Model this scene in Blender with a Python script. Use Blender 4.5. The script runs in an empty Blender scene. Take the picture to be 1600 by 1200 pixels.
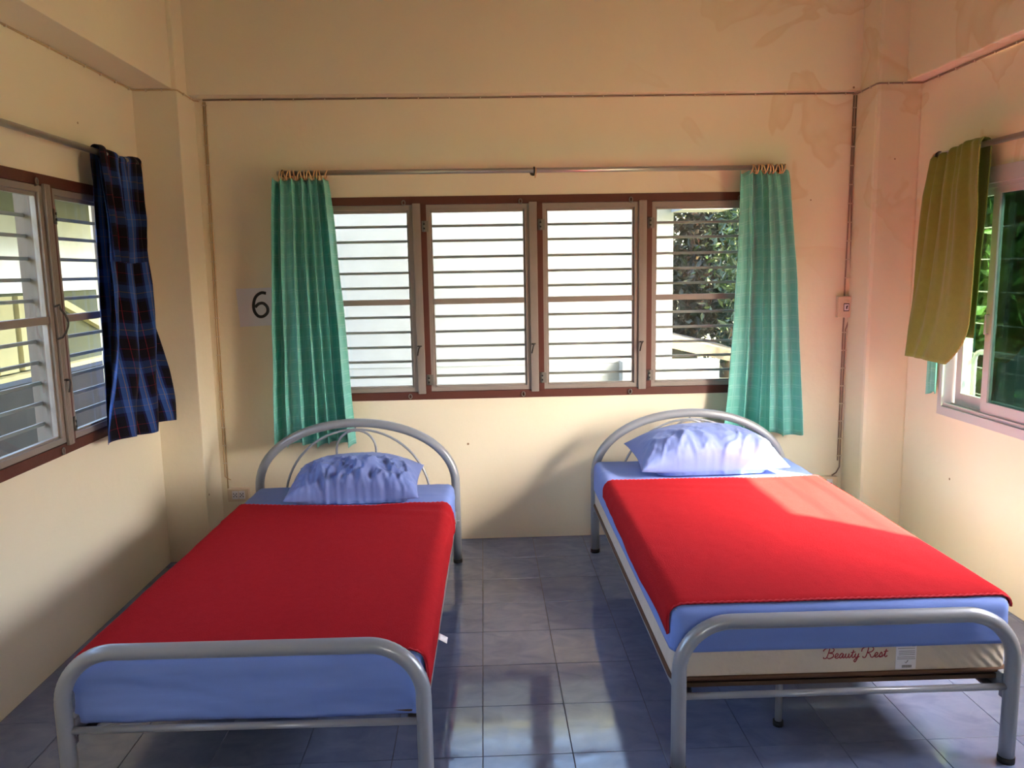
import bpy, bmesh, math, random
import numpy as np
from mathutils import Vector, Matrix, noise

random.seed(7)
rng = np.random.default_rng(7)
S = bpy.context.scene
COL = S.collection
PI = math.pi

# ------------------------------------------------------------------ camera
def cam_axes(p, r, y):
    cy, sy, cp, sp, cr, sr = math.cos(y), math.sin(y), math.cos(p), math.sin(p), math.cos(r), math.sin(r)
    fwd = np.array([sy*cp, cy*cp, -sp]); right = np.array([cy, -sy, 0.0]); down = -np.cross(right, fwd)
    return right*cr + down*sr, -right*sr + down*cr, fwd
_r, _d, _f = cam_axes(0.142345, 0.0179665, 0.0342271)
cd = bpy.data.cameras.new('camera')
cam = bpy.data.objects.new('camera', cd); COL.objects.link(cam)
cd.sensor_fit = 'HORIZONTAL'; cd.sensor_width = 36.0; cd.lens = 1239.0/1600*36.0
cd.clip_start = 0.02; cd.clip_end = 200
M = Matrix((( _r[0], -_d[0], -_f[0], 0), (_r[1], -_d[1], -_f[1], 0), (_r[2], -_d[2], -_f[2], 1.5772), (0, 0, 0, 1)))
cam.matrix_world = M
S.camera = cam

# ------------------------------------------------------------------ light
S.view_settings.view_transform = 'Standard'
S.view_settings.look = 'None'
S.view_settings.exposure = 0.62
S.view_settings.gamma = 1.0
S.view_settings.use_curve_mapping = False

SKY = 2.7
SUN = 74.0
AZ, EL = math.radians(45), math.radians(39.6)
world = bpy.data.worlds.new('world'); S.world = world; world.use_nodes = True
wn = world.node_tree.nodes; wl = world.node_tree.links
bg = wn['Background']; bg.inputs['Strength'].default_value = SKY
sky = wn.new('ShaderNodeTexSky'); sky.sky_type = 'NISHITA'; sky.sun_disc = False
sky.sun_elevation = EL; sky.sun_rotation = math.radians(135); sky.dust_density = 4.5; sky.air_density = 1.0; sky.ozone_density = 1.0
wl.new(sky.outputs[0], bg.inputs['Color'])
sd = bpy.data.lights.new('sun', 'SUN'); sd.energy = SUN; sd.color = (1.0, 0.88, 0.44); sd.angle = math.radians(1.2)
sun = bpy.data.objects.new('sun', sd); COL.objects.link(sun)
to_sun = Vector((math.cos(EL)*math.sin(AZ), -math.cos(EL)*math.cos(AZ), math.sin(EL)))
sun.rotation_euler = to_sun.to_track_quat('Z', 'Y').to_euler()
sun.location = (8, -5, 8)

# ------------------------------------------------------------------ helpers
def srgb(r, g, b):
    f = lambda c: (c/255/12.92) if c/255 <= 0.04045 else ((c/255+0.055)/1.055)**2.4
    return (f(r), f(g), f(b), 1.0)

def mat(name, col, rough=0.6, metal=0.0, bump=0.0, bscale=60, vary=0.0, vscale=6, spec=0.5, sheen=0.0, coat=0.0, stretch=None):
    m = bpy.data.materials.new(name); m.use_nodes = True
    nt = m.node_tree; N = nt.nodes; L = nt.links; b = N['Principled BSDF']
    c = tuple(col) if len(col) == 4 else tuple(col)+(1.0,)
    b.inputs['Base Color'].default_value = c
    b.inputs['Roughness'].default_value = rough; b.inputs['Metallic'].default_value = metal
    b.inputs['Specular IOR Level'].default_value = spec
    if sheen: b.inputs['Sheen Weight'].default_value = sheen; b.inputs['Sheen Roughness'].default_value = 0.5
    if coat: b.inputs['Coat Weight'].default_value = coat; b.inputs['Coat Roughness'].default_value = 0.08
    if bump or vary:
        tc = N.new('ShaderNodeTexCoord'); src = tc.outputs['Object']
        if stretch:
            mp = N.new('ShaderNodeMapping'); mp.inputs['Scale'].default_value = stretch
            L.new(src, mp.inputs['Vector']); src = mp.outputs['Vector']
    if vary:
        n = N.new('ShaderNodeTexNoise'); n.inputs['Scale'].default_value = vscale; n.inputs['Detail'].default_value = 5
        L.new(src, n.inputs['Vector'])
        mx = N.new('ShaderNodeMix'); mx.data_type = 'RGBA'
        mx.inputs[6].default_value = tuple(max(0, x*(1-vary)) for x in c[:3])+(1,)
        mx.inputs[7].default_value = tuple(min(1, x*(1+vary)) for x in c[:3])+(1,)
        L.new(n.outputs['Fac'], mx.inputs[0]); L.new(mx.outputs[2], b.inputs['Base Color'])
    if bump:
        n2 = N.new('ShaderNodeTexNoise'); n2.inputs['Scale'].default_value = bscale; n2.inputs['Detail'].default_value = 4
        L.new(src, n2.inputs['Vector'])
        bp = N.new('ShaderNodeBump'); bp.inputs['Strength'].default_value = bump; bp.inputs['Distance'].default_value = 0.01
        L.new(n2.outputs['Fac'], bp.inputs['Height']); L.new(bp.outputs['Normal'], b.inputs['Normal'])
    return m

def add_box(bm, x0, x1, y0, y1, z0, z1, bev=0.0, mi=0):
    x0, x1 = sorted((x0, x1)); y0, y1 = sorted((y0, y1)); z0, z1 = sorted((z0, z1))
    vs = [bm.verts.new(p) for p in ((x0,y0,z0),(x1,y0,z0),(x1,y1,z0),(x0,y1,z0),(x0,y0,z1),(x1,y0,z1),(x1,y1,z1),(x0,y1,z1))]
    fs = [bm.faces.new([vs[i] for i in q]) for q in ((3,2,1,0),(4,5,6,7),(0,1,5,4),(1,2,6,5),(2,3,7,6),(3,0,4,7))]
    for f in fs: f.material_index = mi
    if bev:
        es = list({e for f in fs for e in f.edges})
        bmesh.ops.bevel(bm, geom=es, offset=bev, segments=2, affect='EDGES', profile=0.6)

def add_tube(bm, pts, r, n=10, closed=False, cap=True):
    pts = [Vector(p) for p in pts]; rings = []; up = None
    N = len(pts)
    for i, p in enumerate(pts):
        if closed: t = pts[(i+1) % N]-pts[i-1]
        else: t = pts[min(i+1, N-1)]-pts[max(i-1, 0)]
        t.normalize()
        if up is None:
            up = t.orthogonal().normalized()
        up = (up - t*up.dot(t)).normalized(); sd_ = t.cross(up)
        rr = r[i] if isinstance(r, (list, tuple)) else r
        rings.append([bm.verts.new(p+(up*math.cos(a)+sd_*math.sin(a))*rr) for a in (2*PI*k/n for k in range(n))])
    for i in range(N if closed else N-1):
        a, b = rings[i], rings[(i+1) % N]
        if closed and i == N-1:   # match twist
            d0 = min(range(n), key=lambda k: (b[k].co-a[0].co).length)
            b = b[d0:]+b[:d0]
        for k in range(n):
            f = bm.faces.new((a[k], a[(k+1) % n], b[(k+1) % n], b[k])); f.smooth = True
    if cap and not closed:
        bm.faces.new(rings[0][::-1]); bm.faces.new(rings[-1])

def add_grid(bm, P, uv=None, closed_u=False):
    """P[i][j] -> points; returns verts"""
    lay = bm.loops.layers.uv.verify() if uv is not None else None
    V = [[bm.verts.new(p) for p in row] for row in P]
    for i in range(len(P)-1):
        for j in range(len(P[0])-1):
            q = (V[i][j], V[i+1][j], V[i+1][j+1], V[i][j+1])
            f = bm.faces.new(q); f.smooth = True
            if lay is not None:
                for l, (a, b) in zip(f.loops, ((i,j),(i+1,j),(i+1,j+1),(i,j+1))): l[lay].uv = uv[a][b]
    return V

def BM(): return bmesh.new()

def world_loc(o):
    v = Vector((0,0,0)); 
    while o is not None: v += o.location; o = o.parent
    return v

def obj(name, bm, m, parent=None, local=False, base=None, smooth=False):
    """links a bmesh as ONE mesh object. Coordinates are world ones unless local=True (then in the parent's frame)."""
    me = bpy.data.meshes.new(name)
    if parent is not None and not local:
        bmesh.ops.translate(bm, verts=bm.verts, vec=-world_loc(parent))
    if parent is None and base is not None:
        bmesh.ops.translate(bm, verts=bm.verts, vec=-Vector(base))
    bmesh.ops.recalc_face_normals(bm, faces=bm.faces)
    if smooth:
        for f in bm.faces: f.smooth = True
    bm.to_mesh(me); bm.free()
    o = bpy.data.objects.new(name, me); COL.objects.link(o)
    for mm in (m if isinstance(m, (list, tuple)) else [m]): me.materials.append(mm)
    if parent is not None: o.parent = parent
    elif base is not None: o.location = base
    return o

def boxobj(name, m, parent, *b, bev=0.0):
    bm = BM(); add_box(bm, *b, bev=bev); return obj(name, bm, m, parent)

def tag(o, label=None, cat=None, group=None, kind=None):
    if label: o['label'] = label
    if cat: o['category'] = cat
    if group: o['group'] = group
    if kind: o['kind'] = kind
    return o

def thing(name, label, cat, loc=(0,0,0), rz=0.0, group=None):
    o = bpy.data.objects.new(name, None); COL.objects.link(o); o.empty_display_size = 0.1
    o.location = loc; o.rotation_euler = (0,0,rz)
    return tag(o, label, cat, group)

def struct(name, label=None, loc=(0,0,0)):
    o = bpy.data.objects.new(name, None); COL.objects.link(o); o.location = loc; o.empty_display_size = 0.1
    return tag(o, label, None, None, 'structure')

def copyo(o, parent, loc=None):
    c = o.copy(); COL.objects.link(c); c.parent = parent
    if loc is not None: c.location = loc
    return c

# ------------------------------------------------------------------ materials
def wall_mat():
    m = mat('cream_plaster', srgb(238, 224, 198), 0.75, spec=0.25)
    nt = m.node_tree; N = nt.nodes; L = nt.links; b = N['Principled BSDF']
    geo = N.new('ShaderNodeNewGeometry')
    n1 = N.new('ShaderNodeTexNoise'); n1.inputs['Scale'].default_value = 1.3; n1.inputs['Detail'].default_value = 6
    L.new(geo.outputs['Position'], n1.inputs['Vector'])
    mx = N.new('ShaderNodeMix'); mx.data_type = 'RGBA'
    mx.inputs[6].default_value = srgb(230, 218, 192); mx.inputs[7].default_value = srgb(240, 229, 207)
    L.new(n1.outputs['Fac'], mx.inputs[0])
    # faint tide-marks of old damp
    n2 = N.new('ShaderNodeTexNoise'); n2.inputs['Scale'].default_value = 2.1; n2.inputs['Detail'].default_value = 3; n2.inputs['Distortion'].default_value = 0.6
    L.new(geo.outputs['Position'], n2.inputs['Vector'])
    cr = N.new('ShaderNodeValToRGB'); e = cr.color_ramp.elements
    e[0].position = 0.57; e[0].color = (0,0,0,1); e[1].position = 0.585; e[1].color = (1,1,1,1)
    k = cr.color_ramp.elements.new(0.64); k.color = (0.35,0.35,0.35,1)
    k = cr.color_ramp.elements.new(0.72); k.color = (0,0,0,1)
    L.new(n2.outputs['Fac'], cr.inputs['Fac'])
    # only high up and to the right, where the photograph shows the stains
    sp = N.new('ShaderNodeSeparateXYZ'); L.new(geo.outputs['Position'], sp.inputs[0])
    mr = N.new('ShaderNodeMapRange'); mr.inputs[1].default_value = 0.6; mr.inputs[2].default_value = 1.8; L.new(sp.outputs['X'], mr.inputs[0])
    mz = N.new('ShaderNodeMapRange'); mz.inputs[1].default_value = 1.3; mz.inputs[2].default_value = 2.1; L.new(sp.outputs['Z'], mz.inputs[0])
    mu = N.new('ShaderNodeMath'); mu.operation = 'MULTIPLY'; L.new(mr.outputs[0], mu.inputs[0]); L.new(mz.outputs[0], mu.inputs[1])
    mu2 = N.new('ShaderNodeMath'); mu2.operation = 'MULTIPLY'; L.new(mu.outputs[0], mu2.inputs[0]); L.new(cr.outputs['Color'], mu2.inputs[1])
    mu3 = N.new('ShaderNodeMath'); mu3.operation = 'MULTIPLY'; mu3.inputs[1].default_value = 0.5; L.new(mu2.outputs[0], mu3.inputs[0])
    mx2 = N.new('ShaderNodeMix'); mx2.data_type = 'RGBA'; mx2.inputs[7].default_value = srgb(216, 190, 148)
    L.new(mu3.outputs[0], mx2.inputs[0]); L.new(mx.outputs[2], mx2.inputs[6])
    # specks
    n3 = N.new('ShaderNodeTexVoronoi'); n3.inputs['Scale'].default_value = 3.2; L.new(geo.outputs['Position'], n3.inputs['Vector'])
    lt = N.new('ShaderNodeMath'); lt.operation = 'LESS_THAN'; lt.inputs[1].default_value = 0.022; L.new(n3.outputs['Distance'], lt.inputs[0])
    mx3 = N.new('ShaderNodeMix'); mx3.data_type = 'RGBA'; mx3.inputs[7].default_value = srgb(150, 120, 90)
    L.new(lt.outputs[0], mx3.inputs[0]); L.new(mx2.outputs[2], mx3.inputs[6])
    L.new(mx3.outputs[2], b.inputs['Base Color'])
    n4 = N.new('ShaderNodeTexNoise'); n4.inputs['Scale'].default_value = 14; n4.inputs['Detail'].default_value = 6; L.new(geo.outputs['Position'], n4.inputs['Vector'])
    bp = N.new('ShaderNodeBump'); bp.inputs['Strength'].default_value = 0.12; bp.inputs['Distance'].default_value = 0.02
    L.new(n4.outputs['Fac'], bp.inputs['Height']); L.new(bp.outputs['Normal'], b.inputs['Normal'])
    return m

def tile_mat():
    m = mat('blue_tile', srgb(112, 122, 150), 0.13, spec=0.5)
    nt = m.node_tree; N = nt.nodes; L = nt.links; b = N['Principled BSDF']
    geo = N.new('ShaderNodeNewGeometry')
    oi = N.new('ShaderNodeObjectInfo')
    mp = N.new('ShaderNodeMapping'); mp.inputs['Rotation'].default_value = (0,0,0.65); mp.inputs['Scale'].default_value = (7, 10, 1)
    add = N.new('ShaderNodeVectorMath'); add.operation = 'ADD'; L.new(geo.outputs['Position'], add.inputs[0]); L.new(oi.outputs['Random'], add.inputs[1])
    L.new(add.outputs[0], mp.inputs['Vector'])
    n = N.new('ShaderNodeTexNoise'); n.inputs['Scale'].default_value = 1.0; n.inputs['Detail'].default_value = 7; n.inputs['Distortion'].default_value = 1.2
    L.new(mp.outputs[0], n.inputs['Vector'])
    cr = N.new('ShaderNodeValToRGB'); e = cr.color_ramp.elements
    e[0].position = 0.25; e[0].color = srgb(102, 116, 152); e[1].position = 0.75; e[1].color = srgb(128, 141, 176)
    L.new(n.outputs['Fac'], cr.inputs['Fac'])
    hv = N.new('ShaderNodeHueSaturation'); mr = N.new('ShaderNodeMapRange'); mr.inputs[3].default_value = 0.93; mr.inputs[4].default_value = 1.06
    L.new(oi.outputs['Random'], mr.inputs[0]); L.new(mr.outputs[0], hv.inputs['Value']); L.new(cr.outputs[0], hv.inputs['Color'])
    L.new(hv.outputs[0], b.inputs['Base Color'])
    n2 = N.new('ShaderNodeTexNoise'); n2.inputs['Scale'].default_value = 9; n2.inputs['Detail'].default_value = 5; L.new(geo.outputs['Position'], n2.inputs['Vector'])
    mr2 = N.new('ShaderNodeMapRange'); mr2.inputs[1].default_value = 0.35; mr2.inputs[2].default_value = 0.7; mr2.inputs[3].default_value = 0.05; mr2.inputs[4].default_value = 0.17
    L.new(n2.outputs['Fac'], mr2.inputs[0]); L.new(mr2.outputs[0], b.inputs['Roughness'])
    bp = N.new('ShaderNodeBump'); bp.inputs['Strength'].default_value = 0.06; bp.inputs['Distance'].default_value = 0.004
    L.new(n.outputs['Fac'], bp.inputs['Height']); L.new(bp.outputs['Normal'], b.inputs['Normal'])
    return m

def glass_mat(name, tint, refl=1.0, dirt=0.04):
    m = bpy.data.materials.new(name); m.use_nodes = True
    nt = m.node_tree; N = nt.nodes; L = nt.links
    N.remove(N['Principled BSDF']); out = N['Material Output']
    tr = N.new('ShaderNodeBsdfTransparent'); tr.inputs['Color'].default_value = tuple(tint)+(1,)
    gl = N.new('ShaderNodeBsdfGlossy'); gl.inputs['Roughness'].default_value = 0.02; gl.inputs['Color'].default_value = (refl, refl, refl, 1)
    df = N.new('ShaderNodeBsdfDiffuse'); df.inputs['Color'].default_value = (0.75, 0.76, 0.74, 1)
    fr0 = N.new('ShaderNodeFresnel'); fr0.inputs['IOR'].default_value = 1.45
    geo = N.new('ShaderNodeNewGeometry')
    inv = N.new('ShaderNodeMath'); inv.operation = 'SUBTRACT'; inv.inputs[0].default_value = 1.0; L.new(geo.outputs['Backfacing'], inv.inputs[1])
    fr = N.new('ShaderNodeMath'); fr.operation = 'MULTIPLY'; L.new(fr0.outputs[0], fr.inputs[0]); L.new(inv.outputs[0], fr.inputs[1])
    nz = N.new('ShaderNodeTexNoise'); nz.inputs['Scale'].default_value = 7; nz.inputs['Detail'].default_value = 6
    L.new(geo.outputs['Position'], nz.inputs['Vector'])
    mr = N.new('ShaderNodeMapRange'); mr.inputs[1].default_value = 0.35; mr.inputs[2].default_value = 0.75; mr.inputs[3].default_value = 0.0; mr.inputs[4].default_value = dirt*2
    L.new(nz.outputs['Fac'], mr.inputs[0])
    m1 = N.new('ShaderNodeMixShader'); L.new(mr.outputs[0], m1.inputs[0]); L.new(tr.outputs[0], m1.inputs[1]); L.new(df.outputs[0], m1.inputs[2])
    m2 = N.new('ShaderNodeMixShader'); L.new(fr.outputs[0], m2.inputs[0]); L.new(m1.outputs[0], m2.inputs[1]); L.new(gl.outputs[0], m2.inputs[2])
    L.new(m2.outputs[0], out.inputs['Surface'])
    return m

def uv_cloth_mat(name, build, rough=0.85, sheen=0.2, weave=900, bumpf=0.15):
    m = mat(name, (0.5,0.5,0.5), rough, spec=0.2, sheen=sheen)
    nt = m.node_tree; b = nt.nodes['Principled BSDF']
    build(nt, b)
    return m

def curtain_pattern(nt, b):
    N, L = nt.nodes, nt.links
    uv = N.new('ShaderNodeUVMap')
    mp = N.new('ShaderNodeMapping'); mp.inputs['Scale'].default_value = (1, 1, 1); L.new(uv.outputs[0], mp.inputs[0])
    sp = N.new('ShaderNodeSeparateXYZ'); L.new(mp.outputs[0], sp.inputs[0])
    def stripes(src, freq, lo, hi):
        a = N.new('ShaderNodeMath'); a.operation = 'MULTIPLY'; a.inputs[1].default_value = freq; L.new(src, a.inputs[0])
        f = N.new('ShaderNodeMath'); f.operation = 'FRACT'; L.new(a.outputs[0], f.inputs[0])
        g = N.new('ShaderNodeMath'); g.operation = 'COMPARE'; g.inputs[1].default_value = (lo+hi)/2; g.inputs[2].default_value = (hi-lo)/2; L.new(f.outputs[0], g.inputs[0])
        return g.outputs[0]
    def mx(a, c):
        k = N.new('ShaderNodeMath'); k.operation = 'MAXIMUM'; L.new(a, k.inputs[0]); L.new(c, k.inputs[1]); return k.outputs[0]
    # woven squares: double lines both ways, broken into short lengths
    l = mx(mx(stripes(sp.outputs['X'], 13, 0.05, 0.17), stripes(sp.outputs['X'], 13, 0.27, 0.35)), mx(stripes(sp.outputs['Y'], 15, 0.05, 0.17), stripes(sp.outputs['Y'], 15, 0.27, 0.35)))
    mxc = N.new('ShaderNodeMix'); mxc.data_type = 'RGBA'
    mxc.inputs[6].default_value = srgb(130, 212, 202); mxc.inputs[7].default_value = srgb(160, 226, 218)
    ml = N.new('ShaderNodeMath'); ml.operation = 'MULTIPLY'; ml.inputs[1].default_value = 0.8; L.new(l, ml.inputs[0])
    L.new(ml.outputs[0], mxc.inputs[0]); L.new(mxc.outputs[2], b.inputs['Base Color'])
    b.inputs['Roughness'].default_value = 0.5
    b.inputs['Specular IOR Level'].default_value = 0.45
    bp = N.new('ShaderNodeBump'); bp.inputs['Strength'].default_value = 0.25; bp.inputs['Distance'].default_value = 0.002
    L.new(l, bp.inputs['Height']); L.new(bp.outputs['Normal'], b.inputs['Normal'])
    # light filters through the thin cloth
    tl = N.new('ShaderNodeBsdfTranslucent'); tl.inputs['Color'].default_value = srgb(104, 208, 192)
    ms = N.new('ShaderNodeMixShader'); ms.inputs[0].default_value = 0.22
    out = N['Material Output']; L.new(b.outputs[0], ms.inputs[1]); L.new(tl.outputs[0], ms.inputs[2]); L.new(ms.outputs[0], out.inputs['Surface'])

def plaid_pattern(nt, b):
    N, L = nt.nodes, nt.links
    uv = N.new('ShaderNodeUVMap'); sp = N.new('ShaderNodeSeparateXYZ'); L.new(uv.outputs[0], sp.inputs[0])
    def ramp(src, freq, stops):
        a = N.new('ShaderNodeMath'); a.operation = 'MULTIPLY'; a.inputs[1].default_value = freq; L.new(src, a.inputs[0])
        f = N.new('ShaderNodeMath'); f.operation = 'FRACT'; L.new(a.outputs[0], f.inputs[0])
        cr = N.new('ShaderNodeValToRGB'); cr.color_ramp.interpolation = 'CONSTANT'
        e = cr.color_ramp.elements
        e[0].position = 0; e[0].color = stops[0][1]; e[1].position = stops[1][0]; e[1].color = stops[1][1]
        for p, c in stops[2:]:
            k = e.new(p); k.color = c
        L.new(f.outputs[0], cr.inputs['Fac']); return cr.outputs['Color']
    blk = srgb(10, 8, 20); nav = srgb(24, 28, 76); blu = srgb(50, 86, 156); red = srgb(140, 34, 46); yel = srgb(160, 132, 92)
    wv = ramp(sp.outputs['X'], 8.5, [(0, blu), (0.10, yel), (0.115, blu), (0.20, nav), (0.28, blk), (0.56, red), (0.575, blk), (0.86, nav), (0.93, blu)])
    hz = ramp(sp.outputs['Y'], 9.0, [(0, blu), (0.12, yel), (0.135, blu), (0.28, nav), (0.36, blk), (0.62, red), (0.635, blk), (0.86, nav), (0.94, blu)])
    mx = N.new('ShaderNodeMix'); mx.data_type = 'RGBA'; mx.inputs[0].default_value = 0.27
    L.new(wv, mx.inputs[6]); L.new(hz, mx.inputs[7]); L.new(mx.outputs[2], b.inputs['Base Color'])

M_WALL = wall_mat()
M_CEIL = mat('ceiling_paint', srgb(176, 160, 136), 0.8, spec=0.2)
M_TILE = tile_mat()
M_GROUT = mat('grout', srgb(96, 96, 104), 0.9)
M_FRAME = mat('brown_paint', srgb(90, 44, 34), 0.5, bump=0.1, bscale=40, vary=0.12, vscale=10)
M_SASH = mat('greige_paint', srgb(144, 133, 126), 0.5, bump=0.1, bscale=30, vary=0.07, vscale=14)
M_RAWWOOD = mat('grey_wood', srgb(104, 92, 84), 0.75, bump=0.25, bscale=8, vary=0.25, vscale=7, stretch=(6, 6, 0.7))
M_BAR = mat('grille_paint', srgb(142, 142, 138), 0.6)
M_GLASS = glass_mat('clear_glass', (0.93, 0.95, 0.94), 1.0, 0.035)
M_TINT = glass_mat('tinted_glass', (0.27, 0.34, 0.34), 1.0, 0.008)
M_ALU = mat('white_aluminium', srgb(188, 186, 190), 0.38, bump=0.0, spec=0.5)
M_STEEL = mat('grey_metal', srgb(126, 122, 116), 0.4, 0.6)
M_ROD = mat('rod_aluminium', srgb(190, 186, 186), 0.32, 0.75)
M_DARKMETAL = mat('dark_metal', srgb(66, 60, 56), 0.5, 0.5)
M_BED = mat('silver_paint', srgb(142, 146, 154), 0.3, 0.15, bump=0.03, bscale=200, spec=0.6, vary=0.05, vscale=9, coat=0.25)
M_BLACK = mat('black_rubber', srgb(26, 26, 28), 0.6)
M_BOARD = mat('brown_board', srgb(74, 54, 38), 0.8, bump=0.2, bscale=20, vary=0.25, vscale=10)
M_RING = mat('beige_plastic', srgb(228, 188, 140), 0.4)
M_CURT = uv_cloth_mat('teal_cloth', curtain_pattern, sheen=0.0)
M_PLAID = uv_cloth_mat('plaid_cloth', plaid_pattern, 0.9, 0.08)
M_OLIVE = mat('olive_fleece', srgb(126, 134, 64), 0.95, bump=0.25, bscale=160, vary=0.12, vscale=30, spec=0.1, sheen=0.2)
M_OLIVEHEM = mat('olive_stitch', srgb(150, 144, 76), 0.9)
M_RED = mat('red_fleece', (0.36, 0.015, 0.020), 0.95, bump=0.3, bscale=220, vary=0.10, vscale=40, spec=0.03, sheen=0.0)
M_RED.node_tree.nodes['Principled BSDF'].inputs['Sheen Tint'].default_value = (1.0, 0.75, 0.4, 1)
M_REDHEM = mat('red_stitch', (0.46, 0.014, 0.03), 0.9)
M_SHEET = mat('periwinkle_sheet', srgb(112, 138, 208), 0.65, bump=0.12, bscale=14, vary=0.04, vscale=5, spec=0.25, sheen=0.1)
M_PILLOW = mat('periwinkle_pillowcase', srgb(106, 124, 184), 0.6, bump=0.10, bscale=16, spec=0.3, sheen=0.1)
M_MATT = mat('cream_ticking', srgb(206, 194, 178), 0.85, bump=0.5, bscale=30, vary=0.05, vscale=20)
nt = M_MATT.node_tree; _b = nt.nodes['Principled BSDF']
_tc = nt.nodes.new('ShaderNodeTexCoord'); _sp = nt.nodes.new('ShaderNodeSeparateXYZ'); nt.links.new(_tc.outputs['Object'], _sp.inputs[0])
_w = nt.nodes.new('ShaderNodeTexWave'); _w.inputs['Scale'].default_value = 17; _w.inputs['Distortion'].default_value = 2.5; _w.inputs['Detail'].default_value = 0; _w.bands_direction = 'DIAGONAL'
nt.links.new(_tc.outputs['Object'], _w.inputs['Vector'])
_m = nt.nodes.new('ShaderNodeMapRange'); _m.inputs[1].default_value = 0.25; _m.inputs[2].default_value = 0.31; nt.links.new(_sp.outputs['X'], _m.inputs[0])
_q = nt.nodes.new('ShaderNodeMath'); _q.operation = 'MULTIPLY'; nt.links.new(_m.outputs[0], _q.inputs[0]); nt.links.new(_w.outputs['Fac'], _q.inputs[1])
_bp = nt.nodes.new('ShaderNodeBump'); _bp.inputs['Strength'].default_value = 0.6; _bp.inputs['Distance'].default_value = 0.006
nt.links.new(_q.outputs[0], _bp.inputs['Height']); nt.links.new(_b.inputs['Normal'].links[0].from_socket, _bp.inputs['Normal']); nt.links.new(_bp.outputs['Normal'], _b.inputs['Normal'])
M_PIPING = mat('brown_piping', srgb(86, 56, 36), 0.8)
M_LETTER = mat('crimson_thread', srgb(150, 26, 46), 0.7)
M_PAPER = mat('white_paper', srgb(226, 222, 230), 0.7, spec=0.2)
M_INK = mat('black_ink', srgb(20, 16, 18), 0.6)
M_PRINT = mat('grey_print', srgb(110, 106, 106), 0.8)
M_TAG = mat('white_tag', srgb(228, 226, 232), 0.7)
M_PLASTIC = mat('cream_plastic', srgb(218, 198, 172), 0.4)
M_CABLE = mat('cream_cable', srgb(206, 176, 136), 0.55)
M_CABLEGREY = mat('grey_cable', srgb(150, 128, 112), 0.55)
M_CLIP = mat('cable_clip', srgb(214, 200, 178), 0.45)
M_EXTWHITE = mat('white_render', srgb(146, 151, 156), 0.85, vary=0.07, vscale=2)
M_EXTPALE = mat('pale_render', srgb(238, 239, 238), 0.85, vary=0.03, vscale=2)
M_OLIVEWALL = mat('olive_render', srgb(84, 86, 60), 0.9, vary=0.06, vscale=2)
M_YELLOWWALL = mat('pale_yellow_render', srgb(190, 180, 130), 0.9)
M_ROOF = mat('roof_sheet', srgb(72, 66, 60), 0.8, vary=0.1)
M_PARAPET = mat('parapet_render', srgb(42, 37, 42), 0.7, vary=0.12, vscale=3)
M_GROUND = mat('earth', srgb(96, 96, 70), 0.95, vary=0.2, vscale=2)
M_BARK = mat('bark', srgb(70, 56, 44), 0.9, bump=0.5, bscale=12, vary=0.3, vscale=6)
def leaf_mat(name, c):
    m = mat(name, c, 0.45, vary=0.35, vscale=2.5, spec=0.4)
    nt = m.node_tree; N = nt.nodes; L = nt.links; b = N['Principled BSDF']
    tl = N.new('ShaderNodeBsdfTranslucent'); tl.inputs['Color'].default_value = tuple(min(1, x*1.2) for x in c[:3])+(1,)
    ms = N.new('ShaderNodeMixShader'); ms.inputs[0].default_value = 0.22
    L.new(b.outputs[0], ms.inputs[1]); L.new(tl.outputs[0], ms.inputs[2]); L.new(ms.outputs[0], N['Material Output'].inputs['Surface'])
    return m
M_LEAF = leaf_mat('leaf_green', srgb(44, 60, 32))
M_LEAF3 = leaf_mat('leaf_light', srgb(96, 130, 58))
M_LEAF2 = leaf_mat('leaf_dark', srgb(27, 35, 25))

# ------------------------------------------------------------------ room shell
XL, XR, YB = -1.773, 2.36, 4.552
YF = -2.2          # wall behind the camera
ZC = 3.25          # ceiling
TH = 0.16
WB = (-0.976, 1.59, 0.845, 1.995)      # back window opening x0,x1,z0,z1
WLw = (1.46, 4.065, 0.845, 1.995)      # left window opening y0,y1
WR = (1.92, 3.99, 0.80, 2.01)          # right window opening y0,y1

def wall_with_hole(name, axis, c0, c1, a0, a1, hole, zt=ZC):
    bm = BM(); h0, h1, z0, z1 = hole
    def b(s0, s1, q0, q1):
        if axis == 'y': add_box(bm, s0, s1, c0, c1, q0, q1)
        else: add_box(bm, c0, c1, s0, s1, q0, q1)
    b(a0, h0, 0, zt); b(h1, a1, 0, zt); b(h0, h1, 0, z0); b(h0, h1, z1, zt)
    return tag(obj(name, bm, M_WALL), kind='structure')

w = wall_with_hole('wall_back', 'y', YB, YB+TH, XL-TH, XR+TH, WB)
tag(w, 'cream plaster back wall behind the two beds')
w = wall_with_hole('wall_left', 'x', XL-TH, XL, YF, YB, WLw); tag(w, 'cream plaster left wall')
w = wall_with_hole('wall_right', 'x', XR, XR+TH, YF, YB, WR); tag(w, 'cream plaster right wall')
WF = (-0.1, 0.6, 0.85, 1.45)
wall_with_hole('wall_front', 'y', YF-TH, YF, XL-TH, XR+TH, WF)
bm = BM(); add_box(bm, XL-TH-0.1, XR+TH+0.25, YF-TH, YB+TH+0.1, ZC, ZC+0.18); tag(obj('ceiling', bm, M_CEIL), kind='structure')

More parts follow.
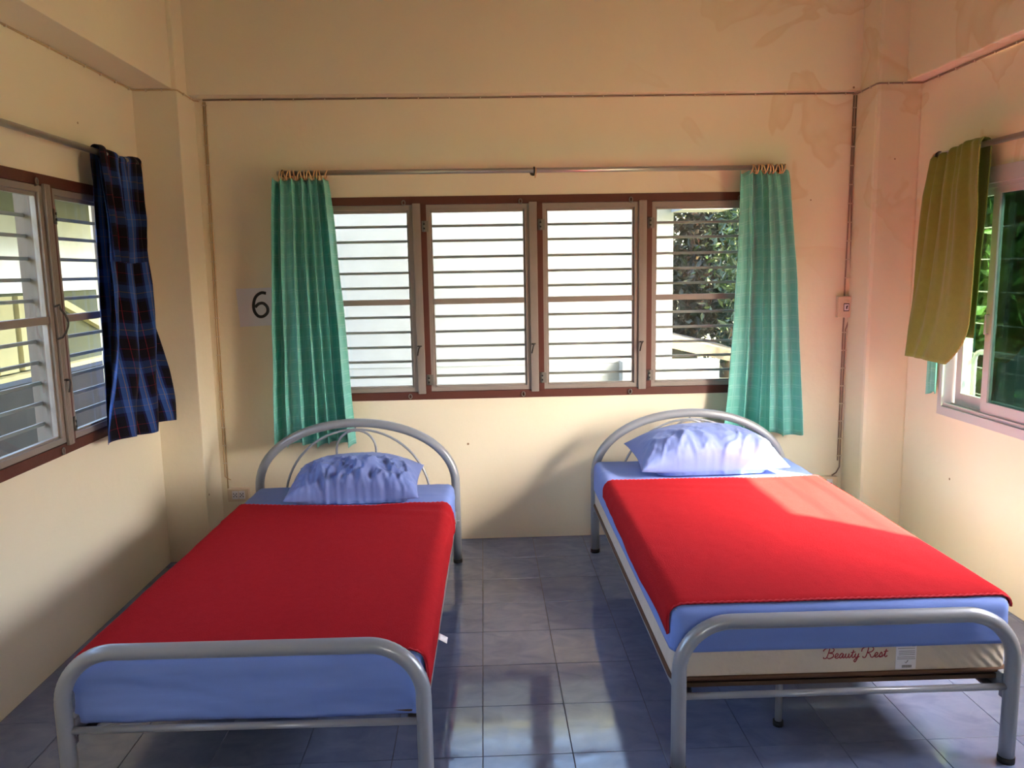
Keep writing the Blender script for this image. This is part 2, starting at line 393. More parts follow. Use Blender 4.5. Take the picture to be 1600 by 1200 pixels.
# columns in the two far corners and the beams above them
bm = BM(); add_box(bm, XL-0.01, -1.548, 4.30, YB+0.01, 0, ZC, bev=0.006)
tag(obj('column', bm, M_WALL), 'cream corner column at the left of the back wall', kind='structure')
bm = BM(); add_box(bm, 2.117, XR+0.01, 4.31, YB+0.01, 0, ZC, bev=0.02)
tag(obj('column', bm, M_WALL), 'cream rounded corner column at the right of the back wall', kind='structure')
bm = BM()   # the back beam stands proud a little more at the left than at the right
v = [bm.verts.new(p) for p in ((-1.548,4.45,2.53),(2.117,4.505,2.53),(2.117,YB+0.01,2.53),(-1.548,YB+0.01,2.53),
                               (-1.548,4.45,ZC),(2.117,4.505,ZC),(2.117,YB+0.01,ZC),(-1.548,YB+0.01,ZC))]
for q in ((3,2,1,0),(4,5,6,7),(0,1,5,4),(1,2,6,5),(2,3,7,6),(3,0,4,7)): bm.faces.new([v[i] for i in q])
tag(obj('beam', bm, M_WALL), 'cream beam along the top of the back wall', kind='structure')
bm = BM(); add_box(bm, XL-0.01, -1.572, 3.385, 4.302, 2.53, ZC, bev=0.004); add_box(bm, XL-0.01, -1.566, YF, 3.378, 2.525, ZC, bev=0.004)
tag(obj('beam', bm, M_WALL), 'cream beam with a joint along the left wall', kind='structure')
bm = BM(); add_box(bm, 2.272, XR+0.01, YF, 4.312, 2.53, ZC, bev=0.008)
tag(obj('beam', bm, M_WALL), 'cream beam along the right wall', kind='structure')

# floor: slab plus every tile the photograph shows
bm = BM(); add_box(bm, XL-TH, XR+TH, YF-TH, YB+TH, -0.15, -0.004)
floor = tag(obj('floor', bm, M_GROUT), 'glossy blue grey tiled floor', kind='structure')
PX, PY, X0, Y0 = 0.2965, 0.302, -0.035, 3.915
bm = BM(); add_box(bm, 0.0012, PX-0.0012, 0.0012, PY-0.0012, -0.0095, 0.0, bev=0.0009)
tile_mesh = None
first = None
for i in range(-6, 9):
    for j in range(-6, 4):
        x, y = X0+i*PX, Y0+j*PY
        xa, xb, ya, yb = max(x, XL), min(x+PX, XR), y, min(y+PY, YB)
        if xb-xa < 0.01 or yb-ya < 0.01: continue
        if xb-xa > PX-0.001 and yb-ya > PY-0.001:
            if first is None:
                first = obj('tile', bm, M_TILE, floor, local=True); first.location = (x, y, 0)
            else: copyo(first, floor, (x, y, 0))
        else:
            b2 = BM(); add_box(b2, xa+0.0012, xb-0.0012, ya+0.0012, yb-0.0012, -0.0095, 0.0, bev=0.0009); obj('tile', b2, M_TILE, floor, local=True)
ylow = Y0-6*PY
b2 = BM()
for i in range(-6, 9):
    for k in range(1, 15):
        y = ylow-k*PY; x = X0+i*PX
        xa, xb, ya, yb = max(x, XL), min(x+PX, XR), max(y, YF), y+PY
        if xb-xa > 0.01 and yb-ya > 0.01: add_box(b2, xa+0.0012, xb-0.0012, ya+0.0012, yb-0.0012, -0.0095, 0.0)
tag(obj('tile', b2, M_TILE, floor, local=True), kind='stuff')

# ------------------------------------------------------------------ casement windows
def casement_window(name, label, to, s_edges, z0, z1, reach):
    """to(s, d, z) -> world; s along the wall, d depth outwards. s_edges: sash boundaries."""
    root = struct(name, label, to(s_edges[0], 0, z0))
    def bx(bm, s0, s1, d0, d1, q0, q1, bev=0):
        a = to(s0, d0, q0); b = to(s1, d1, q1); add_box(bm, a[0], b[0], a[1], b[1], a[2], b[2], bev=bev)
    sA, sB = s_edges[0], s_edges[-1]
    fm, rm = BM(), BM()
    for bm, d0, d1, t in ((fm, -0.006, 0.05, 0.0), (rm, 0.05, 0.13, 0.004)):
        bx(bm, sA, sB, d0, d1, z1-0.045+t, z1-0.0005); bx(bm, sA, sB, d0, d1, z0+0.0005, z0+0.045-t)
        bx(bm, sA, sA+0.04, d0, d1, z0, z1); bx(bm, sB-0.04, sB, d0, d1, z0, z1)
        for s in s_edges[1:-1]: bx(bm, s-0.022, s+0.022, d0, d1, z0+0.04, z1-0.04)
    obj('window_frame', fm, M_FRAME, root); obj('outer_frame', rm, M_RAWWOOD, root)
    zl, zh = z0+0.047, z1-0.047
    zm = 1.408
    for i in range(len(s_edges)-1):
        a = s_edges[i]+(0.016 if i else 0.042); b = s_edges[i+1]-(0.016 if i < len(s_edges)-2 else 0.042)
        bm = BM()
        def stile(s0, s1, q0, q1, ax):      # profiled member: flat outer band and a bevel towards the glass
            bx(bm, s0, s1, -0.004, 0.030, q0, q1, bev=0.003)
        stile(a, a+0.026, zl, zh, 0); stile(b-0.062, b, zl, zh, 0); bx(bm, a+0.02, b-0.055, -0.004, 0.030, zh-0.028, zh, bev=0.003)
        bx(bm, a+0.02, b-0.055, -0.004, 0.030, zl, zl+0.026, bev=0.003)
        # glazing beads, set back
        bx(bm, a+0.022, a+0.036, 0.008, 0.028, zl+0.02, zh-0.02); bx(bm, b-0.072, b-0.058, 0.008, 0.028, zl+0.02, zh-0.02)
        bx(bm, a+0.03, b-0.066, 0.008, 0.028, zh-0.042, zh-0.022); bx(bm, a+0.03, b-0.066, 0.008, 0.028, zl+0.02, zl+0.034)
        sash = obj('sash', bm, M_SASH, root)
        bm = BM(); bx(bm, b-0.038, b+0.006, -0.018, -0.004, zl-0.012, zh+0.008, bev=0.003)
        for g in (b-0.027, b-0.015): bx(bm, g-0.0012, g+0.0012, -0.0195, -0.017, zl-0.012, zh+0.008)
        obj('cover_strip', bm, M_SASH, sash)
        bm = BM(); bx(bm, a+0.024, b-0.060, 0.004, 0.032, zm-0.016, zm+0.016, bev=0.003); obj('mid_rail', bm, M_SASH, sash)
        for q0, q1 in ((zl+0.024, zm-0.012), (zm+0.012, zh-0.026)):
            bm = BM(); bx(bm, a+0.026, b-0.062, 0.018, 0.022, q0, q1); obj('pane', bm, M_GLASS, sash)
        if b < reach: continue
        # hook latch on the closing stile
        bm = BM(); zk = 1.155
        add_tube(bm, [to(b-0.020, -0.019, zk), to(b-0.020, -0.034, zk), to(b-0.026, -0.038, zk-0.012), to(b-0.034, -0.034, zk-0.05)], 0.0042, 6)
        add_tube(bm, [to(b-0.034, -0.02, zk+0.002), to(b-0.010, -0.02, zk+0.002)], 0.004, 6)
        obj('latch', bm, M_DARKMETAL, sash)
        # ring eyes on the frame, above and below
        for ze in (z1-0.035, z0+0.022):
            bm = BM(); c = to(b-0.085, -0.012, ze)
            pts = []
            for k in range(12):
                t = 2*PI*k/12; p = to(b-0.085+0.009*math.cos(t), -0.014, ze+0.013*math.sin(t)); pts.append(p)
            add_tube(bm, pts, 0.003, 6, closed=True)
            q = to(b-0.085, -0.005, ze-0.016); q2 = to(b-0.085, -0.02, ze-0.012)
            add_tube(bm, [q, q2], 0.003, 6)
            obj('bolt_eye', bm, M_STEEL, root)
        for zc in (z1-0.165, z0+0.115):
            bm = BM(); s = a-0.016
            bx(bm, s-0.004, s+0.034, -0.011, -0.0035, zc-0.03, zc+0.03, bev=0.001)
            add_tube(bm, [to(s+0.008, -0.014, zc-0.03), to(s+0.008, -0.014, zc+0.03)], 0.006, 8)
            hg = obj('hinge', bm, M_STEEL, root)
            bm = BM()
            for dz in (-0.012, 0.012): bx(bm, s+0.005, s+0.014, -0.0215, -0.010, zc+dz-0.005, zc+dz+0.005)
            obj('screw', bm, M_BLACK, hg)
    # iron bars of the outside grille
    for zb in (1.836, 1.752, 1.660, 1.573, 1.487, 1.318, 1.230, 1.143, 1.058, 0.970):
        bm = BM(); bx(bm, sA+0.03, sB-0.03, 0.094, 0.106, zb-0.0075, zb+0.0075, bev=0.002); obj('grille_bar', bm, M_BAR, root)
    return root

casement_window('window_1', 'four sash casement window in brown frame between the teal curtains', lambda s, d, z: (s, YB+d, z),
                [-0.976, -0.331, 0.322, 0.945, 1.59], 0.845, 1.995, -9)
wl_root = casement_window('window_2', 'casement window in brown frame on the left wall', lambda s, d, z: (XL-d, s, z),
                [1.46, 2.11, 2.76, 3.395, 4.065], 0.845, 1.995, 3.0)
# wire pull on the near left-hand sash
bm = BM()
pts = [(XL-0.0+0.012, 3.335+0.0, 1.462), (XL+0.03, 3.345, 1.47)]
pts += [(XL+0.03+0.018*math.sin(PI*k/8), 3.345+0.02*math.sin(PI*k/8), 1.455-0.12*k/8) for k in range(9)] + [(XL+0.012, 3.335, 1.33)]
add_tube(bm, pts, 0.0042, 6); obj('wire_handle', bm, M_DARKMETAL, wl_root)

# ------------------------------------------------------------------ sliding window in the right wall
wr = struct('window_3', 'white aluminium sliding window with tinted panels on the right wall', (XR, WR[1], WR[2]))
y0, y1, z0, z1 = WR
bm = BM()
xi, xo = XR-0.012, XR+0.11
add_box(bm, xi, xo, y0, y1, z1-0.075, z1, bev=0.002); add_box(bm, xi, xo, y0, y1, z0, z0+0.045, bev=0.002)
add_box(bm, xi, xo, y0, y0+0.035, z0+0.04, z1-0.07, bev=0.002); add_box(bm, xi, xo, y1-0.035, y1, z0+0.04, z1-0.07, bev=0.002)
for x in (XR+0.005, XR+0.045, XR+0.085): add_box(bm, x-0.003, x+0.003, y0+0.03, y1-0.03, z0+0.04, z0+0.062); add_box(bm, x-0.003, x+0.003, y0+0.03, y1-0.03, z1-0.095, z1-0.07)
obj('window_frame', bm, M_ALU, wr)
def slider(x, ya, yb, far):
    bm = BM(); t = 0.012
    za, zb = z0+0.058, z1-0.09
    add_box(bm, x-t, x+t, yb-0.046, yb, za, zb, bev=0.002); add_box(bm, x-t, x+t, ya, ya+0.046, za, zb, bev=0.002)
    add_box(bm, x-t, x+t, ya+0.04, yb-0.04, zb-0.032, zb, bev=0.002); add_box(bm, x-t, x+t, ya+0.04, yb-0.04, za, za+0.06, bev=0.002)
    s = obj('sliding_panel', bm, M_ALU, wr)
    bm = BM(); add_box(bm, x-0.003, x+0.003, ya+0.042, yb-0.042, za+0.055, zb-0.028); obj('pane', bm, M_TINT, s)
    return s
front = slider(XR+0.025, 3.05, 3.672, False)
slider(XR+0.065, 3.06, 3.945, True)
bm = BM(); add_tube(bm, [(XR+0.012, 3.648, 1.33), (XR-0.004, 3.648, 1.33), (XR-0.004, 3.648, 1.24), (XR+0.012, 3.648, 1.24)], 0.005, 6); obj('handle', bm, M_ALU, front)
# white grille outside
gx = XR+0.20
bm = BM()
pts = [(gx, 4.03, 0.72)]
pts += [(gx, 4.03, 1.07)] + [(gx, 4.03-0.05*(1-math.cos(a)), 1.07+0.05*math.sin(a)) for a in (PI/6, PI/3, PI/2)] + [(gx, 1.9, 1.12)]
add_tube(bm, pts, 0.012, 8); obj('grille_tube', bm, M_ALU, wr)
for zb in (0.89, 1.03, 1.10, 1.26, 1.425, 1.59, 1.75, 1.91):
    bm = BM(); add_tube(bm, [(gx+0.03, 1.85, zb), (gx+0.03, 4.15, zb)], 0.0035, 6); obj('grille_bar', bm, M_ALU, wr)
for yb in (1.86, 4.14):
    bm = BM(); add_box(bm, gx+0.02, gx+0.045, yb-0.012, yb+0.012, 0.70, 2.05); add_box(bm, XR+TH-0.01, gx+0.03, yb-0.012, yb+0.012, 1.99, 2.02); add_box(bm, XR+TH-0.01, gx+0.03, yb-0.012, yb+0.012, 0.72, 0.75)
    obj('grille_post', bm, M_ALU, wr)

# ------------------------------------------------------------------ exterior
bm = BM(); add_box(bm, -40, 45, -30, 60, -0.9, -0.7); tag(obj('ground', bm, M_GROUND), kind='structure')
# unseen block over the room, added and raised to shade the buildings outside
bm = BM(); add_box(bm, XL-TH, XR+TH, YF-TH, YB+TH, ZC+0.18, ZC+10.0); tag(obj('wall_shade_block', bm, M_EXTWHITE), kind='structure')
# unseen overhead block, added to keep the sun off the white neighbour
bm = BM(); add_box(bm, XR+TH, 5.4, 4.0, YB+TH, ZC+0.18, ZC+3.2); tag(obj('wall_sun_block', bm, M_EXTWHITE), kind='structure')
bm = BM(); add_box(bm, XL-TH, 5.4, YB+TH+0.11, 6.35, ZC-0.05, ZC+0.12); tag(obj('roof_sky_block', bm, M_CEIL), kind='structure')  # unseen slab, added to cut the skylight on the neighbour wall
# walkway outside the left window
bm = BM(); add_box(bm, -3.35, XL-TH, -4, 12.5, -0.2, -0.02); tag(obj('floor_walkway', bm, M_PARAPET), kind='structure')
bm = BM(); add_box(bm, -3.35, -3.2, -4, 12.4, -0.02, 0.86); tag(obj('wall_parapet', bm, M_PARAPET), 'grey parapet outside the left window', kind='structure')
bm = BM(); add_box(bm, -3.5, XL-TH-0.11, -4, 12.4, ZC-0.05, ZC+0.15); tag(obj('ceiling_sky_block', bm, M_CEIL), kind='structure')  # unseen slab added over the walkway to dim the left window
# building across from the left window
t = thing('stair_building', 'pale building with olive lower storey seen through the left window', 'building', (-6.2, 10.5, -0.7))
bm = BM(); add_box(bm, -6.4, -6.05, 4, 15, -0.7, 1.40); obj('lower_wall', bm, M_OLIVEWALL, t)
bm = BM(); add_box(bm, -6.4, -6.0, 4, 15, 1.40, 2.42); obj('upper_wall', bm, M_EXTPALE, t)
bm = BM(); add_box(bm, -6.5, -4.4, 4, 15, 2.42, 2.6); obj('roof_edge', bm, M_OLIVEWALL, t)
bm = BM()
for s in (0,):
    a = Vector((-5.95, 11.2, 1.36)); b = Vector((-5.95, 13.0, 0.72)); n = Vector((0, 0.335, 0.94))
    vs = []
    for dx in (0, -0.12):
        for p in (a, b): 
            vs += [bm.verts.new(p+Vector((dx,0,0))+n*0.05), bm.verts.new(p+Vector((dx,0,0))-n*0.05)]
    for q in ((0,1,3,2),(4,6,7,5),(0,2,6,4),(1,5,7,3),(0,4,5,1),(2,3,7,6)): bm.faces.new([vs[i] for i in q])
obj('stair_stringer', bm, M_YELLOWWALL, t)
bm = BM()
for ya, yb in ((9.95, 10.35), (10.48, 10.68)): add_box(bm, -6.05, -5.98, ya, yb, 0.40, 1.36)
obj('lit_patch', bm, M_YELLOWWALL, t)  # paler colour stands in for lit patches of the olive wall
bm = BM(); add_box(bm, -6.05, -5.9, 4, 15, 0.30, 0.37); obj('ledge', bm, M_YELLOWWALL, t)
# white neighbour right behind
t = thing('neighbour_building', 'white rendered building wall close behind the back window', 'building', (-1, 7.8, -0.7))
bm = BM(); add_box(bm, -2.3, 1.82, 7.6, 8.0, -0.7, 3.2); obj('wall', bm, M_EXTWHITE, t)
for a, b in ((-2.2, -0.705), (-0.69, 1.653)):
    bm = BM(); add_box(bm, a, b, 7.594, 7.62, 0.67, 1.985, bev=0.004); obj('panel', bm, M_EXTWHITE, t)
bm = BM(); add_box(bm, 1.80, 2.26, 7.2, 7.6, 2.09, 2.35); obj('eave_slab', bm, M_EXTWHITE, t)
bm = BM(); add_box(bm, 1.3, 2.22, 7.38, 7.58, -0.7, 0.70); tag(obj('boundary_wall', bm, M_EXTWHITE), 'low white wall beyond the fourth sash of the back window', 'wall')
t = thing('gabled_house', 'small house with grey roof and pale yellow gable behind the low white wall', 'house', (1.8, 9.4, -0.7))
bm = BM(); add_box(bm, 0.4, 2.50, 9.1, 11, -0.7, 0.52); obj('wall', bm, M_YELLOWWALL, t)
bm = BM()
pa, pb = Vector((0.2, 8.95, 1.14)), Vector((3.3, 8.95, 0.38))
vs = [bm.verts.new(p) for p in (pa, pb, pb+Vector((0,0,0.13)), pa+Vector((0,0,0.13)), pa+Vector((0,2.2,0)), pb+Vector((0,2.2,0)), pb+Vector((0,2.2,0.13)), pa+Vector((0,2.2,0.13)))]
for q in ((0,1,2,3),(7,6,5,4),(0,4,5,1),(1,5,6,2),(2,6,7,3),(3,7,4,0)): bm.faces.new([vs[i] for i in q])
obj('roof', bm, M_ROOF, t)

def tree(label, x, y, h, r, n, m, lsize=0.13, low=0.15, group=None):
    t = thing('tree', label, 'tree', (x, y, -0.7), 0, group)
    bm = BM(); pts = [(x, y, -0.7), (x+0.05, y, h*0.35), (x-0.05, y+0.05, h*0.85)]
    add_tube(bm, pts, [0.13, 0.09, 0.03], 8)
    for k in range(7):
        a = 2.4*k; z = h*(0.25+0.08*k); q = Vector((math.cos(a)*r*0.7, math.sin(a)*r*0.7, 0.35))
        add_tube(bm, [(x, y, z), Vector((x, y, z))+q*0.5, Vector((x, y, z))+q+Vector((0,0,0.15))], [0.04, 0.025, 0.01], 5)
    obj('trunk', bm, M_BARK, t)
    # leaves: small folded quads in tufts through the crown
    nt_ = max(1, n//14)
    u = rng.normal(size=(nt_, 3)); u /= np.linalg.norm(u, axis=1)[:, None]
    rad = rng.uniform(0.45, 1.0, nt_)**0.5
    c = np.stack([x+u[:,0]*rad*r, y+u[:,1]*rad*r, h*(low+1)/2+u[:,2]*rad*h*(1-low)/2], 1)
    cen = np.repeat(c, 14, 0)+rng.normal(scale=0.16, size=(nt_*14, 3))
    k = len(cen); d = rng.normal(size=(k, 3)); d[:, 2] -= 0.3; d /= np.linalg.norm(d, axis=1)[:, None]
    s = np.cross(d, rng.normal(size=(k, 3))); s /= np.linalg.norm(s, axis=1)[:, None]
    L_ = rng.uniform(0.7, 1.3, k)[:, None]*lsize
    p0 = cen; p2 = cen+d*L_; mid = cen+d*L_*0.45; nn = np.cross(d, s)*L_*0.06
    V = np.stack([p0, mid+s*L_*0.2+nn, p2, mid-s*L_*0.2+nn], 1).reshape(-1, 3)-np.array([x, y, -0.7])
    F = [(4*i, 4*i+1, 4*i+2, 4*i+3) for i in range(k)]
    me = bpy.data.meshes.new('foliage'); me.from_pydata(V.tolist(), [], F); me.materials.append(m)
    o = bpy.data.objects.new('foliage', me); COL.objects.link(o); o.parent = t; o['kind'] = 'stuff'
    return t
tree('dark leafy tree behind the gabled house, nearest the white building', 3.3, 12.6, 5.4, 1.4, 11000, M_LEAF2, 0.17, 0.0)
tree('dark tree furthest back, rising above the gabled house', 5.0, 16.2, 7.0, 2.2, 11000, M_LEAF2, 0.22, 0.0)
tree('brighter green tree beside the right teal curtain, seen through the fourth sash', 3.9, 9.9, 4.4, 0.9, 9000, M_LEAF, 0.12, 0.0)
tree('leafy bush close outside the right window, beyond the tinted glass', 5.0, 7.2, 2.8, 0.8, 5000, M_LEAF3, 0.19, 0.0)
tree('dark tree furthest away outside the right window', 8.2, 11.2, 6.0, 2.1, 11000, M_LEAF2, 0.2, 0.0)
tree('dark tree behind the tinted panel nearest the right edge of the picture', 8.0, 7.6, 4.8, 1.5, 9000, M_LEAF2, 0.17, 0.0)
tree('green tree showing in the gap between the olive blanket and the sliding panel', 5.9, 10.3, 5.0, 1.0, 9000, M_LEAF, 0.14, 0.0)

# ------------------------------------------------------------------ beds
LB = dict(loc=(-0.728, 2.20, 0.0), rz=-math.atan2(0.031, 1.99))
RB = dict(loc=(1.106, 2.28, 0.0), rz=-math.atan2(0.018, 1.99))
HW, LEN = 0.526, 1.985
def bed_frame(label, T, ztop, zbar, apex, zrail, yleg):
    t = thing('bed_frame', label, 'bed frame', T['loc'], T['rz'], 'tubular metal beds')
    R = 0.0235
    # foot rail: one bent tube, leg to leg
    rc = 0.16
    pts = [(-HW, 0, 0.012), (-HW, 0, 0.12), (-HW, 0, ztop-rc)]; rr = [R]*3
    bend = np.linspace(0.04, PI/2, 34)     # the bends carry the fine crimps left by the tube bender
    pts += [(-HW+rc*(1-math.cos(a)), 0, ztop-rc+rc*math.sin(a)) for a in bend]; rr += [R-(0.0007 if k % 2 and k < 26 else 0) for k in range(34)]
    pts += [(0, 0, ztop)]; rr += [R]
    pts += [(HW-rc*(1-math.cos(a)), 0, ztop-rc+rc*math.sin(a)) for a in bend[::-1]]; rr += [R-(0.0007 if k % 2 and k > 8 else 0) for k in range(34)]
    pts += [(HW, 0, ztop-rc), (HW, 0, 0.12), (HW, 0, 0.012)]; rr += [R]*3
    bm = BM(); add_tube(bm, pts, rr, 16); obj('foot_rail', bm, M_BED, t, local=True)
    bm = BM(); add_tube(bm, [(-HW+0.01, 0, zbar), (HW-0.01, 0, zbar)], 0.011, 10); obj('cross_bar', bm, M_BED, t, local=True)
    # headboard arch
    zs = 0.44
    pts = [(-HW, LEN, 0.012), (-HW, LEN, 0.25)]
    pts += [(-HW*math.cos(a), LEN, zs+(apex-zs)*math.sin(a)**0.92) for a in np.linspace(0.0, PI, 41)]
    pts += [(HW, LEN, 0.25), (HW, LEN, 0.012)]
    bm = BM(); add_tube(bm, pts, R, 16); obj('headboard_arch', bm, M_BED, t, local=True)
    bm = BM(); add_tube(bm, [(-0.39*math.cos(a), LEN, 0.36+(apex-0.035-0.36)*math.sin(a)) for a in np.linspace(0.0, PI, 33)], 0.0065, 8); obj('inner_arch', bm, M_BED, t, local=True)
    w, za = 0.105, apex-0.04
    pts = [(-w, LEN, 0.33), (-w, LEN, za-w)]+[(-w*math.cos(a), LEN, za-w+w*math.sin(a)) for a in np.linspace(0.1, PI-0.1, 15)]+[(w, LEN, za-w), (w, LEN, 0.33)]
    bm = BM(); add_tube(bm, pts, 0.0065, 8); obj('headboard_loop', bm, M_BED, t, local=True)
    bm = BM(); add_box(bm, -0.004, 0.004, LEN-0.004, LEN+0.004, apex-0.047, apex-0.02); obj('weld_tab', bm, M_BED, t, local=True)
    bm = BM(); add_tube(bm, [(-HW+0.01, LEN, 0.33), (HW-0.01, LEN, 0.33)], 0.012, 10); obj('head_bar', bm, M_BED, t, local=True)
    for s in (-1, 1):
        x = s*(HW-0.012)
        bm = BM(); add_box(bm, x-0.012, x+0.012, 0.015, LEN-0.015, zrail-0.03, zrail+0.03, bev=0.004)
        add_box(bm, x-s*0.045, x-s*0.01, 0.03, LEN-0.03, zrail-0.03, zrail-0.024)
        rail = obj('side_rail', bm, M_BED, t, local=True)
        for y in (0.0, LEN):
            bm = BM(); add_box(bm, s*HW-0.016, s*HW+0.016, (y+0.012 if y == 0 else y-0.034), (y+0.034 if y == 0 else y-0.012), zrail-0.055, zrail-0.02); obj('bracket', bm, M_BED, rail, local=True)
    for k, y in enumerate((0.24, 0.75, 1.25, 1.68)):
        bm = BM(); add_box(bm, -HW+0.02, HW-0.02, y-0.02, y+0.02, zrail-0.024, zrail+0.0); obj('slat', bm, M_BED, t, local=True)
    for y in (yleg, 1.25):
        bm = BM(); add_tube(bm, [(-0.12, y, 0.015), (-0.12, y, zrail-0.02)], 0.012, 10); lg = obj('centre_leg', bm, M_BED, t, local=True)
        bm = BM(); add_tube(bm, [(-0.12, y, 0.0), (-0.12, y, 0.018)], 0.018, 10); obj('rubber_foot', bm, M_BLACK, lg, local=True)
        bm = BM(); add_tube(bm, [(-0.12, y, zrail-0.06), (-0.12, y, zrail-0.03)], 0.02, 10); obj('collar', bm, M_BLACK, lg, local=True)
    bm = BM(); add_box(bm, -HW+0.014, HW-0.014, 0.04, LEN-0.05, zrail+0.0005, zrail+0.014); obj('base_board', bm, M_BOARD, t, local=True)
    for x in (-HW, HW):
        for y in (0, LEN):
            bm = BM(); add_tube(bm, [(x, y, 0.0), (x, y, 0.02)], 0.0255, 14); obj('rubber_foot', bm, M_BLACK, t, local=True)
    return t
bed_frame('silver tubular metal bed frame on the left, under the window end by the number sign', LB, 0.503, 0.262, 0.787, 0.262, 0.75)
bed_frame('silver tubular metal bed frame on the right, holding the thicker cream mattress', RB, 0.497, 0.255, 0.783, 0.262, 0.24)

def fbm(x, y, z, o=3):
    s = 0; a = 1; f = 1
    for _ in range(o): s += a*noise.noise((x*f, y*f, z*f)); a *= 0.5; f *= 2.1
    return s

def drape(bm, x0, x1, y0, y1, zt, R, sx, sy, nx, ny, disp, uvscale=None, edge=None):
    """cloth over a rounded slab [x0,x1]x[y0,y1]; sx=(s0,s1), sy=(t0,t1) is the flat cloth's own extent"""
    P = []; ax0, ax1, ay0, ay1 = x0+R, x1-R, y0+R, y1-R
    for i in range(nx+1):
        row = []
        for j in range(ny+1):
            s = sx[0]+(sx[1]-sx[0])*i/nx; t = sy[0]+(sy[1]-sy[0])*j/ny
            if edge: s, t = edge(s, t, i/nx, j/ny)
            qx, qy = min(max(s, ax0), ax1), min(max(t, ay0), ay1)
            dx, dy = s-qx, t-qy; d = math.hypot(dx, dy)
            if d < 1e-9: h, dz, n = 0, 0, Vector((0, 0, 1)); ux = uy = 0
            else:
                ux, uy = dx/d, dy/d
                if d < R*PI/2: a = d/R; h, dz = R*math.sin(a), R*(1-math.cos(a)); n = Vector((ux*math.sin(a), uy*math.sin(a), math.cos(a)))
                else: h, dz = R, R+d-R*PI/2; n = Vector((ux, uy, 0))
            p = Vector((qx+ux*h, qy+uy*h, zt-dz))
            k = disp(s, t, dz, n)
            row.append(p+n*k)
        P.append(row)
    return add_grid(bm, P)

def solidify(o, th, off=1.0):
    m = o.modifiers.new('thickness', 'SOLIDIFY'); m.thickness = th; m.offset = off
    return m

def rounded_slab(bm, x0, x1, y0, y1, z0, z1, r):
    bmm = BM(); add_box(bmm, x0, x1, y0, y1, z0, z1)
    bmesh.ops.bevel(bmm, geom=list(bmm.edges), offset=r, segments=5, affect='EDGES', profile=0.5)
    me = bpy.data.meshes.new('tmp'); bmm.to_mesh(me); bmm.free(); bm.from_mesh(me); bpy.data.meshes.remove(me)
    for f in bm.faces: f.smooth = True

def mattress(label, T, z0, z1, hx, y0, y1):
    t = thing('mattress', label, 'mattress', T['loc'], T['rz'], 'mattresses')
    bm = BM(); rounded_slab(bm, -hx, hx, y0, y1, z0+0.002, z1, 0.022); obj('ticking', bm, M_MATT, t, local=True)
    bm = BM(); e = hx+0.002; r = 0.03
    pts = []
    for cx, cy, a0 in ((e-r, y0-0.002+r, -PI/2), (e-r, y1+0.002-r, 0), (-e+r, y1+0.002-r, PI/2), (-e+r, y0-0.002+r, PI)):
        pts += [(cx+r*math.cos(a0+k*PI/8), cy+r*math.sin(a0+k*PI/8), z0+0.012) for k in range(5)]
    add_tube(bm, pts, 0.0075, 8, closed=True); obj('piping', bm, M_PIPING, t, local=True)
    return t
LZ0, LZ1 = 0.277, 0.455
RZ0, RZ1 = 0.277, 0.527
mattress('thin mattress wholly covered by the blue sheet on the left bed', LB, LZ0, LZ1, 0.515, 0.05, 1.93)
mr_ = mattress('cream ticking mattress with red script lettering on the right bed', RB, RZ0, RZ1, 0.535, 0.045, 1.94)

# stitched script lettering on the front border
def stroke_text(bm, strokes, ox, oz, sc, y, r=0.0016):
    for st in strokes:
        # Catmull-Rom through the points
        p = [np.array(q, float) for q in st]; p = [2*p[0]-p[1]]+p+[2*p[-1]-p[-2]]; out = []
        for i in range(1, len(p)-2):
            for k in range(5):
                u = k/5; a, b, c, d = p[i-1], p[i], p[i+1], p[i+2]
                out.append(0.5*((2*b)+(-a+c)*u+(2*a-5*b+4*c-d)*u*u+(-a+3*b-3*c+d)*u**3))
        out.append(p[-2])
        add_tube(bm, [(ox+q[0]*sc, y, oz+q[1]*sc) for q in out], r, 5)
B_ = [[(0.35,1.0),(0.28,0.5),(0.15,0.05),(-0.1,0.02),(-0.12,0.15)], [(-0.25,0.75),(-0.1,0.98),(0.35,1.08),(0.75,0.95),(0.7,0.65),(0.35,0.55),(0.75,0.45),(0.8,0.15),(0.45,-0.02),(0.2,0.08)]]
e_ = [[(0,0.1),(0.28,0.25),(0.32,0.42),(0.18,0.48),(0.06,0.28),(0.12,0.05),(0.3,0.02),(0.48,0.15)]]
a_ = [[(0.36,0.42),(0.2,0.48),(0.04,0.25),(0.1,0.02),(0.25,0.08),(0.38,0.42),(0.36,0.1),(0.46,0.02),(0.56,0.14)]]
u_ = [[(0,0.14),(0.08,0.44),(0.06,0.12),(0.16,0.01),(0.32,0.14),(0.38,0.44),(0.37,0.1),(0.46,0.02),(0.58,0.14)]]
t_ = [[(0.02,0.14),(0.16,0.5),(0.2,0.80),(0.17,0.5),(0.14,0.15),(0.24,0.01),(0.40,0.14)], [(-0.02,0.55),(0.18,0.56),(0.40,0.60)]]
y_ = [[(0,0.14),(0.08,0.44),(0.06,0.14),(0.16,0.02),(0.3,0.12),(0.38,0.44),(0.3,-0.1),(0.14,-0.42),(0.02,-0.3),(0.2,-0.06),(0.5,0.14)]]
R_ = [[(0.30,1.0),(0.24,0.5),(0.14,0.05),(-0.08,0.0),(-0.14,0.14)], [(-0.34,0.62),(-0.28,0.92),(0.1,1.08),(0.6,1.06),(0.80,0.84),(0.64,0.58),(0.30,0.50),(0.52,0.34),(0.66,0.06),(0.82,0.0),(0.96,0.14)]]
s_ = [[(0,0.12),(0.2,0.5),(0.3,0.3),(0.3,0.08),(0.14,0.0),(0.04,0.1),(0.3,0.04),(0.44,0.14)]]
